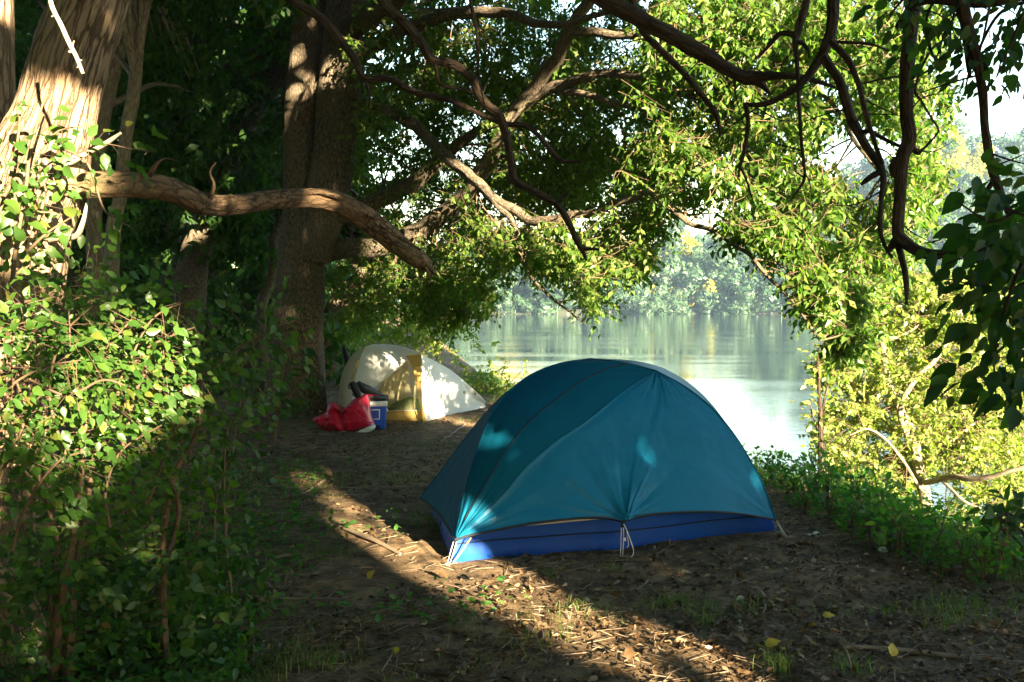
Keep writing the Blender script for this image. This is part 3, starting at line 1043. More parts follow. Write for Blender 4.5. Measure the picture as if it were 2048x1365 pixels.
# ------------------------------------------------------------------ vine and thicket on the left
def leafy(parent, stems, nleaf, tpl, key, mat, size, spread, stem_mat, nobj=0, stem_name='stem', down=.45, stem_seg=6):
    """stems: list of world polylines with radius; leaves alternate along them"""
    pos, d, nr, sz = [], [], [], []
    tot = sum(np.linalg.norm(np.diff(resample(s, 12)[:, :3], axis=0), axis=1).sum() for s in stems)
    sm = MB()
    for s in stems:
        rr = resample(s, 24)
        one = MB()
        tube(one, rr, None, stem_seg, wobble=.012)
        if parent is not None and len(stems) <= 30:
            one.build(stem_name, stem_mat, parent)
        else:
            tube(sm, rr, None, stem_seg, wobble=.012)
        L = np.linalg.norm(np.diff(rr[:, :3], axis=0), axis=1).sum()
        k = max(2, int(nleaf * L / tot))
        t = RNG.uniform(.12, 1.0, k)
        c = rr[(t * 23).astype(int), :3]
        tg = unit(np.gradient(rr[:, :3], axis=0))[(t * 23).astype(int)]
        off = unit(np.cross(tg, rand_dirs(k)))
        rad = spread * RNG.uniform(.1, 1.0, (k, 1)) ** .8
        pos.append(c + off * rad)
        d.append(off * .9 + tg * .5 + np.array([0, 0, -down]) + RNG.normal(size=(k, 3)) * .3)
        nr.append(np.array([.25, -.75, .65]) + RNG.normal(size=(k, 3)) * .55)
        sz.append(size * (.4 + .85 * RNG.uniform(0, 1, k) ** 1.3))
        # petioles
        far = (rad[:, 0] > .05) & (RNG.uniform(0, 1, k) < .16)
        if far.any():
            twigs(sm, c[far], (c + off * rad)[far], .0016)
    pos, d, nr, sz = np.concatenate(pos), np.concatenate(d), np.concatenate(nr), np.concatenate(sz)
    o = np.argsort(-(sz / np.maximum(pos[:, 1], .5)) + 1e3 * (pos[:, 1] < .5))
    a, b = o[:nobj], o[nobj:]
    if nobj:
        leaf_objects(parent, tpl, key, mat, pos[a], d[a], nr[a], sz[a])
    if len(b):
        mb = MB()
        scatter(mb, tpl, pos[b], d[b], nr[b], sz[b])
        mb.build('foliage', mat, parent, kind='stuff')
    if sm.n:
        sm.build('leaf_stalks', stem_mat, parent, kind='stuff')


def rooted(s):
    """carry a stem down to the ground below its first point"""
    s = np.array(s)
    b = s[0].copy()
    d = unit(s[0, :3] - s[1, :3])
    b[0] += d[0] * .1
    b[2] = gz(b[0], b[1]) - .04
    b[3] *= 1.1
    return np.vstack([b, s]) if s[0, 2] - b[2] > .06 else s


def pxs(*rows):
    return np.array([np.append(P(a, b, d), w * .5 / F * d) for a, b, d, w in rows])


vine = thing('climbing_vine', 'leafy green vine twining over the sunlit bark of the leaning left tree', 'vine', (lb[0] + .1, lb[1] - .35, gz(lb[0], lb[1] - .35)))
st = [pxs((20, 620, 4.4, 10), (30, 500, 4.42, 9), (45, 400, 4.4, 8), (60, 300, 4.4, 7), (95, 180, 4.45, 4)),
      pxs((60, 480, 4.4, 8), (85, 400, 4.4, 7), (70, 330, 4.4, 6), (110, 270, 4.4, 4), (160, 255, 4.4, 3)),
      pxs((-10, 450, 4.4, 8), (10, 380, 4.4, 7), (30, 300, 4.4, 6), (40, 230, 4.4, 5)),
      pxs((120, 300, 4.4, 6), (170, 330, 4.35, 5), (205, 420, 4.3, 4), (235, 440, 4.3, 3), (260, 458, 4.3, 2)),
      pxs((150, 310, 4.3, 4), (200, 290, 4.25, 3), (260, 300, 4.2, 3), (310, 305, 4.2, 2)),
      pxs((0, 400, 4.35, 9), (30, 360, 4.35, 8), (60, 420, 4.35, 5), (110, 430, 4.4, 3)),
      pxs((40, 520, 4.35, 8), (90, 470, 4.35, 5), (140, 440, 4.35, 3))]
leafy(vine, st, 210, HI_W, 'vine', M['bush_leaf'], .075, .17, M['twig'], 200)

bb = P(190, 1290, 4.0)
bush = thing('thicket_bush', 'big sunlit leafy thicket with reddish thorny stems at lower left', 'bush', (bb[0], bb[1], gz(bb[0], bb[1])))
st = [pxs((110, 1300, 3.9, 26), (125, 1180, 3.85, 20), (145, 1080, 3.8, 17), (158, 960, 3.75, 13), (165, 850, 3.7, 10), (200, 720, 3.7, 7), (260, 640, 3.7, 4)),
      pxs((135, 1300, 3.9, 20), (150, 1150, 3.9, 15), (165, 1060, 3.9, 13), (190, 900, 3.9, 10), (230, 790, 3.8, 8), (290, 700, 3.75, 6), (385, 655, 3.7, 3)),
      pxs((95, 1310, 3.9, 12), (105, 1180, 3.9, 11), (110, 1070, 3.85, 9), (60, 940, 3.8, 7), (20, 800, 3.8, 5), (-40, 700, 3.8, 3)),
      pxs((330, 1180, 4.2, 14), (335, 1060, 4.2, 12), (350, 950, 4.2, 11), (395, 860, 4.15, 10), (400, 740, 4.1, 7), (390, 660, 4.1, 5)),
      pxs((335, 1150, 4.2, 12), (360, 1000, 4.2, 10), (270, 830, 4.1, 8), (300, 700, 4.1, 6), (250, 610, 4.1, 4), (130, 580, 4.1, 3)),
      pxs((240, 900, 3.9, 9), (270, 780, 3.85, 8), (310, 720, 3.8, 6), (345, 668, 3.8, 4)),
      pxs((350, 800, 3.95, 7), (400, 760, 3.95, 6), (470, 705, 3.95, 5), (540, 660, 3.95, 4), (600, 640, 3.95, 2)),
      pxs((80, 1000, 3.7, 7), (60, 850, 3.65, 6), (20, 720, 3.6, 5), (-20, 620, 3.6, 3)),
      pxs((150, 950, 3.6, 6), (100, 800, 3.5, 6), (120, 680, 3.5, 5), (180, 610, 3.5, 3)),
      pxs((300, 1000, 4.1, 7), (340, 880, 4.1, 6), (370, 780, 4.0, 5), (410, 690, 4.0, 4), (440, 655, 4.0, 2)),
      pxs((-20, 1000, 3.6, 8), (20, 900, 3.6, 7), (60, 800, 3.6, 6), (80, 650, 3.6, 4)),
      pxs((200, 850, 3.6, 6), (240, 760, 3.6, 5), (300, 640, 3.6, 4), (370, 600, 3.6, 3)),
      pxs((100, 640, 3.9, 5), (170, 590, 3.9, 5), (260, 640, 3.9, 5), (292, 655, 3.9, 4)),
      pxs((60, 760, 3.4, 6), (130, 790, 3.4, 5), (200, 760, 3.4, 5), (250, 770, 3.4, 3)),
      pxs((140, 700, 3.5, 4), (135, 620, 3.5, 3), (120, 560, 3.5, 2)),
      pxs((-30, 820, 3.3, 6), (40, 760, 3.3, 5), (100, 730, 3.3, 4), (160, 720, 3.3, 3)),
      pxs((0, 620, 4.0, 6), (80, 600, 4.0, 5), (180, 640, 4.0, 5), (280, 690, 4.0, 3)),
      pxs((30, 1100, 3.5, 6), (60, 1000, 3.5, 6), (120, 920, 3.5, 5), (190, 900, 3.5, 3)),
      pxs((220, 1050, 3.7, 7), (210, 980, 3.7, 6), (240, 900, 3.7, 5), (320, 850, 3.7, 3))]
st = [rooted(s) if i in (0, 1, 3, 4) else s for i, s in enumerate(st)]
leafy(bush, st, 4600, HI_W, 'bush', M['bush_leaf'], .047, .26, M['twig_red'], 290)

# second, shaded bush behind and beside it
b2 = P(420, 1180, 4.9)
shade = thing('shaded_bush', 'dark green low bush in shade between the sunlit thicket and the bare ground', 'bush', (b2[0], b2[1], gz(b2[0], b2[1])))
st = []
for i in range(15):
    x0, y0, d = RNG.uniform(230, 470), RNG.uniform(1080, 1200), RNG.uniform(4.5, 5.6)
    x1, y1 = x0 + RNG.uniform(-60, 130), y0 - RNG.uniform(180, 430)
    st.append(pxs((x0, y0, d, 6), ((x0 + x1) / 2 - 15, (y0 + y1) / 2 - 20, d, 5), (x1, y1, d, 3), (x1 + RNG.uniform(20, 70), y1 + RNG.uniform(-10, 50), d, 2)))
st = [rooted(s) for s in st]
n = 240
c = np.array([P(RNG.uniform(-40, 500), RNG.uniform(1000, 1330), RNG.uniform(3.7, 5.0)) for _ in range(n)])
c[:, 2] = np.clip(c[:, 2], ground_z(c[:, 0], c[:, 1]) + .05, ground_z(c[:, 0], c[:, 1]) + .5)
p_, d_, n_, s_, a_, b_ = sprays(c, 8, .3, .045, down=.3, size_var=.5)
mb = MB()
scatter(mb, HI_W, p_, d_, n_ + np.array([0, -.6, 0]), s_)
mb.build('low_foliage', M['poplar_leaf'], shade, kind='stuff')
leafy(shade, st, 1500, HI_W, 'shadebush', M['poplar_leaf'], .052, .24, M['twig'], 120)
b3 = P(600, 830, 9.5)
sap2 = thing('shade_sapling', 'small dark sapling with drooping leaves in front of the twin stemmed trunk', 'sapling', (b3[0] - .2, b3[1], gz(b3[0] - .2, b3[1])))
st = [pxs((545, 890, 9.3, 8), (560, 800, 9.3, 6), (580, 720, 9.2, 5), (610, 680, 9.1, 3)), pxs((550, 880, 9.3, 6), (520, 780, 9.3, 5), (500, 720, 9.3, 3)), pxs((555, 830, 9.3, 5), (600, 760, 9.2, 4), (625, 740, 9.2, 3)), pxs((545, 860, 9.3, 5), (570, 790, 9.3, 4), (620, 800, 9.2, 3))]
leafy(sap2, st, 170, HI, 'sap2', M['poplar_leaf'], .13, .16, M['twig'], 0)

# ------------------------------------------------------------------ forest behind on the left
def forest_crown(c, rad, n, size, k=11, tw=.6):
    c, rad = np.asarray(c, float), np.asarray(rad, float)
    lob = c + RNG.normal(size=(max(5, n // 45), 3)) * rad * .55
    pts = lob[RNG.integers(0, len(lob), n)] + RNG.normal(size=(n, 3)) * rad * .26
    return sprays(pts, k, tw, size, down=.6)


def forest_tree(name, label, rows, crown_c, crown_r, n, size=.15, bark='bark_grey', crown_at=None, seg=18):
    b = P(*rows[0][:3])
    t = thing(name, label, 'tree', (b[0], b[1], gz(b[0], b[1])))
    mb = MB()
    r = [np.append(P(a, c, d), w * .5 / F * d) for a, c, d, w in rows]
    r[0][2] = gz(b[0], b[1]) - .1
    tube(mb, r, 50, seg, rough=.06, rfreq=4, wobble=.02)
    mb.build('trunk', M[bark], t)
    p_, d_, n_, s_, a_, b_ = forest_crown(crown_c, crown_r, n, size)
    mb = MB()
    scatter(mb, LO, p_, d_, n_, s_)
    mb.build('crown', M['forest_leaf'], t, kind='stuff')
    mb = MB()
    top = np.array(r)[len(r) // 2:, :3]
    for q in p_[RNG.integers(0, len(p_), 26)]:
        s = top[int(RNG.integers(0, len(top)))]
        md = (s + q) / 2 + np.array([0, 0, .1 * np.linalg.norm(q - s)])
        wr_ = min(.05, rows[-1][3] * .45 / F * rows[-1][2])
        tube(mb, [np.append(s, wr_), np.append(md, wr_ * .6), np.append(q, .006)], 10, 5, wobble=.03)
    mb.build('branches', M[bark], t, kind='stuff')
    return t


forest_tree('slim_tree', 'slim pale barked tree with sun patches, just right of the leaning tree', [(222, 640, 11, 30), (224, 520, 11, 30), (240, 380, 11, 27), (255, 260, 11, 26), (268, 160, 11, 25), (282, 60, 11, 22), (296, -60, 11, 20), (310, -300, 11, 14)], P(230, -150, 11) + np.array([0, 0, 1.0]), (2.0, 2.0, 1.6), 420, .12, 'bark_pale')
forest_tree('slim_tree', 'thin pale tree half hidden directly behind the leaning tree', [(186, 660, 12, 32), (190, 480, 12, 32), (196, 330, 12, 29), (212, 220, 12, 27), (238, 100, 12, 24), (262, -60, 12, 20)], P(120, 60, 12) + np.array([0, .5, .5]), (1.3, 1.5, 1.6), 380, .12, 'bark_pale')
forest_tree('leaning_forest_tree', 'stout tree leaning right in the dark wood left of the twin trunk', [(368, 610, 17, 64), (385, 540, 17, 62), (410, 460, 17, 56), (440, 380, 17, 48), (475, 290, 17, 40), (520, 210, 17, 34), (590, 130, 17, 26), (660, 60, 17, 18)], P(470, 120, 17.5), (2.6, 2.2, 1.9), 900, .14, 'bark_grey')
forest_tree('curved_tree', 'curved trunk in sunny gap behind the pale tent', [(640, 690, 19, 50), (665, 640, 19, 44), (690, 590, 19, 38), (735, 540, 19, 30), (745, 480, 19, 26), (720, 400, 19, 20)], P(730, 480, 20), (1.6, 1.6, 1.5), 330, .14, 'bark_limb')
rgf = np.random.default_rng(5)
fl = ['dim forest tree deep in the dark wood at left', 'dark wood tree']
specs = [(330, 24, 36, 20), (500, 22, 40, 25), (560, 27, 30, -20), (150, 20, 40, 10), (90, 26, 40, 5), (290, 33, 30, 20), (430, 31, 34, 0), (30, 16, 44, -10), (610, 36, 30, 10), (520, 16.5, 20, 40), (370, 20, 24, -30), (240, 27, 34, -20)]
for i, (px, d, w, ln) in enumerate(specs):
    x0 = P(px, 600, d)
    gzz = gz(x0[0], x0[1])
    hgt = rgf.uniform(5.5, 8)
    t = thing('forest_tree', 'dim tree trunk with dark leaves deep in the shady wood at left', 'tree', (x0[0], x0[1], gzz), 'trees deep in the dark wood')
    mb = MB()
    wr = w * .5 / F * d
    sx = ln / F * d
    tube(mb, [(x0[0], x0[1], gzz - .1, wr * 1.3), (x0[0] + sx * .3, x0[1], gzz + hgt * .2, wr), (x0[0] + sx * 1.2, x0[1] + .1, gzz + hgt * .5, wr * .85), (x0[0] + sx * 2, x0[1], gzz + hgt, wr * .55), (x0[0] + sx * 3.2, x0[1], gzz + hgt * 1.5, wr * .25)], 40, 14, rough=.06, rfreq=4, wobble=.08)
    mb.build('trunk', M['bark_grey'], t)
    mb = MB()
    for (zz, rr, nn) in ((.35, 1.6, 130), (.62, 2.3, 230), (.95, 2.6, 230), (1.35, 2.6, 190)):
        p_, d_, n_, s_, a_, b_ = forest_crown((x0[0] + sx * zz * 1.6, x0[1] + rgf.uniform(-.6, .8), gzz + hgt * zz), (rr, rr, .9 + hgt * .1), nn, .15 + .003 * d)
        scatter(mb, LO, p_, d_, n_, s_)
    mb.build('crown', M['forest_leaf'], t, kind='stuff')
# leafy understorey that closes the wood behind
mb = MB()
n = 5200
c = np.stack([RNG.uniform(-26, -3.2, n), RNG.uniform(15, 46, n), 6.5 * RNG.uniform(.01, 1, n) ** 1.5], -1)
c[:, 0] = np.minimum(c[:, 0], -.115 * c[:, 1] - 1.6 - RNG.uniform(0, 1.5, n))
dn = noise3(c * np.array([1, .5, 1]), .75, 3)
c = c[(dn > -.45) | (c[:, 2] < 1.2)]
c[:, 2] += ground_z(c[:, 0], c[:, 1])
p_, d_, n_, s_, a_, b_ = sprays(c, 10, .7, .17, down=.5)
scatter(mb, LO, p_, d_, n_, s_)
o = mb.build('undergrowth_wood', M['forest_leaf'])
tag(o, 'dense dark understorey leaves filling the wood at left', 'undergrowth', kind='stuff')
mb = MB()
n = 3000
c = np.stack([RNG.uniform(-70, -5, n), RNG.uniform(50, 100, n), RNG.uniform(0, 9, n)], -1)
c[:, 0] = np.minimum(c[:, 0], -.115 * c[:, 1] - 3)
p_, d_, n_, s_, a_, b_ = sprays(c, 8, 1.6, .55, down=.4)
scatter(mb, LO, p_, d_, n_, s_)
o = mb.build('far_woods', M['forest_leaf'])
tag(o, 'far woods closing the view behind the dark trees at left', 'woods', kind='stuff')
mb = MB()
n = 7000
c = np.stack([RNG.uniform(-34, -6.5, n), RNG.uniform(-26, 17, n), 11 * RNG.uniform(0, 1, n) ** .9], -1)
c = c[(c[:, 0] < -6.5 - np.maximum(0, c[:, 1]) * .55)]
p_, d_, n_, s_, a_, b_ = sprays(c, 10, 1.3, .42, down=.4)
hk = ~(in_gap(p_) | in_gap(p_ + unit(d_) * s_[:, None]))
scatter(mb, LO_W, p_[hk], d_[hk], n_[hk], s_[hk])
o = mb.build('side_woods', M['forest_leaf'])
tag(o, 'thick woods continuing to the left of the camp', 'woods', kind='stuff')
# sunny bank shrubs beyond the pale tent
for (px, py, d, r, n, lab) in ((820, 668, 19, .55, 200, 'leafy shrub on the bank edge just behind the pale tent'), (770, 640, 24, 1.0, 260, 'tall shrub on the bank behind the top of the pale tent'), (700, 655, 22, .9, 230, 'sunlit yellow green shrub behind the pale tent, beside the curved trunk'), (640, 690, 26, 1.2, 200, 'sunlit shrub low behind the twin trunk'), (985, 765, 16.6, .35, 60, 'small bright weed clump on the bank just right of the pale tent')):
    c = P(px, py, d)
    z0 = gz(c[0], c[1])
    t = thing('bank_shrub', lab, 'shrub', (c[0], c[1], z0))
    pts = c + RNG.normal(size=(n, 3)) * np.array([r, r, r * .5])
    pts[:, 2] = np.maximum(pts[:, 2], z0 + .05)
    p_, d_, n_, s_, a_, b_ = sprays(pts, 10, .35, .09, down=.3)
    mb = MB()
    scatter(mb, LO_W, p_, d_, n_, s_)
    mb.build('foliage', M['sapling_leaf'], t, kind='stuff')
    mb = MB()
    for q in pts[:16]:
        tube(mb, [(c[0], c[1], z0 - .05, .012), tuple((np.array([c[0], c[1], z0]) + q) / 2 + RNG.normal(size=3) * .05) + (.008,), tuple(q) + (.003,)], 8, 5)
    mb.build('stem', M['twig'], t)

# ------------------------------------------------------------------ sapling over the water at right
sb = P(1862, 1010, 10.3)
sap = thing('river_sapling', 'sunlit yellow green young tree on the bank at right with forked pale stems', 'tree', (sb[0], sb[1], gz(sb[0], sb[1])))
zb = gz(sb[0], sb[1])
SAP = [
    [(1868, 1120, 10.3, 34), (1856, 1010, 10.3, 30), (1838, 930, 10.3, 27), (1825, 870, 10.3, 24), (1800, 820, 10.3, 20), (1776, 760, 10.3, 17), (1766, 700, 10.3, 15), (1762, 675, 10.3, 13), (1735, 640, 10.2, 9), (1700, 590, 10.1, 6), (1660, 540, 10, 4)],
    [(1832, 900, 10.3, 18), (1800, 830, 10.2, 15), (1822, 770, 10.2, 13), (1870, 720, 10.2, 11), (1900, 670, 10.2, 9), (1927, 610, 10.2, 7), (1975, 590, 10.2, 5), (2000, 580, 10.2, 3)],
    [(1855, 1000, 10.3, 17), (1820, 930, 10.4, 14), (1780, 850, 10.5, 12), (1735, 800, 10.6, 10), (1700, 760, 10.6, 8), (1690, 715, 10.6, 5)],
    [(1763, 676, 10.3, 9), (1800, 672, 10.3, 7), (1850, 640, 10.4, 5), (1900, 560, 10.4, 3)],
    [(1850, 965, 10.2, 16), (1900, 955, 9.9, 15), (1960, 955, 9.6, 14), (2010, 945, 9.4, 12), (2080, 925, 9.2, 9)],
    [(1885, 962, 9.95, 9), (1915, 990, 9.8, 8), (1950, 1010, 9.7, 6), (1985, 1018, 9.6, 4)],
    [(1840, 930, 10.3, 10), (1900, 880, 10.5, 8), (1960, 840, 10.6, 7), (2040, 820, 10.7, 4)],
    [(1850, 985, 10.3, 9), (1790, 900, 10.0, 7), (1740, 860, 9.9, 5), (1700, 870, 9.8, 3)],
]
SN = []
for i, rows in enumerate(SAP):
    mb = MB()
    r = px_tube(mb, [(a, b, c, w * .8) for a, b, c, w in rows], 40, 12 if i < 3 else 8, rough=.05, wobble=.02)
    mb.build('trunk' if i == 0 else 'limb', M['bark_pale'], sap)
    SN.append(resample(r, 30)[6:, :3])
SN = np.concatenate(SN)
zon = [(1700, 620, 90, 70, 60), (1790, 590, 90, 60, 60), (1900, 600, 90, 60, 80), (1990, 570, 60, 60, 50), (1700, 740, 70, 60, 55), (1800, 700, 80, 70, 60), (1900, 700, 90, 80, 85), (1990, 700, 70, 90, 60), (1700, 840, 60, 50, 45), (1790, 810, 80, 60, 55), (1890, 800, 100, 70, 90), (2000, 820, 80, 80, 75), (1690, 930, 50, 40, 34), (1770, 930, 70, 50, 55), (1890, 900, 80, 50, 60), (1990, 930, 80, 60, 60), (1960, 1020, 90, 50, 50), (1800, 1010, 60, 40, 40), (2040, 980, 40, 80, 40), (1650, 880, 30, 40, 14)]
cs = []
for px, py, rx, ry, k in zon:
    for i in range(int(k * 2.6)):
        a, r_ = RNG.uniform(0, 6.28), math.sqrt(RNG.uniform())
        cs.append(P(px + rx * r_ * math.cos(a), py + ry * r_ * math.sin(a), RNG.uniform(10.0, 12.2)))
cs = np.array(cs)
cs = cs[cs[:, 2] > ground_z(cs[:, 0], cs[:, 1]) + .1]
p_, d_, n_, s_, a_, b_ = sprays(cs, 14, .34, .060, down=.35)
mb = MB()
near = np.argsort(p_[:, 1])[:280]
rest = np.ones(len(p_), bool)
rest[near] = False
leaf_objects(sap, LO_W, 'sapleaf', M['sapling_leaf'], p_[near], d_[near], n_[near], s_[near])
scatter(mb, LO_W, p_[rest], d_[rest], n_[rest], s_[rest])
mb.build('crown', M['sapling_leaf'], sap, kind='stuff')
mb = MB()
twigs(mb, a_, b_, .003)
for s in cs[::5]:
    nd = SN[np.argmin(np.linalg.norm(SN - s, axis=1))]
    L = np.linalg.norm(s - nd)
    md = (s + nd) / 2 + RNG.normal(size=3) * .05 * L
    tube(mb, [np.append(nd, .007), np.append(md, .005), np.append(s, .002)], 6, 4)
mb.build('branchlets', M['twig'], sap, kind='stuff')

t2b = P(1643, 930, 9.6)
t2 = thing('thin_sapling', 'thin young tree with sparse leaves on the bank right of the blue tent', 'tree', (t2b[0], t2b[1], gz(t2b[0], t2b[1])))
st = [pxs((1646, 1000, 9.6, 12), (1644, 900, 9.6, 10), (1640, 830, 9.6, 9), (1636, 770, 9.6, 7), (1633, 720, 9.6, 5), (1640, 690, 9.6, 3)), pxs((1642, 830, 9.6, 5), (1652, 780, 9.6, 4), (1665, 750, 9.6, 3)), pxs((1644, 905, 9.6, 5), (1665, 880, 9.6, 4), (1690, 860, 9.6, 3)), pxs((1643, 870, 9.6, 4), (1625, 830, 9.6, 3), (1620, 800, 9.6, 2))]
leafy(t2, st, 210, LO_W, 't2', M['sapling_leaf'], .075, .16, M['bark_dark'], 0)

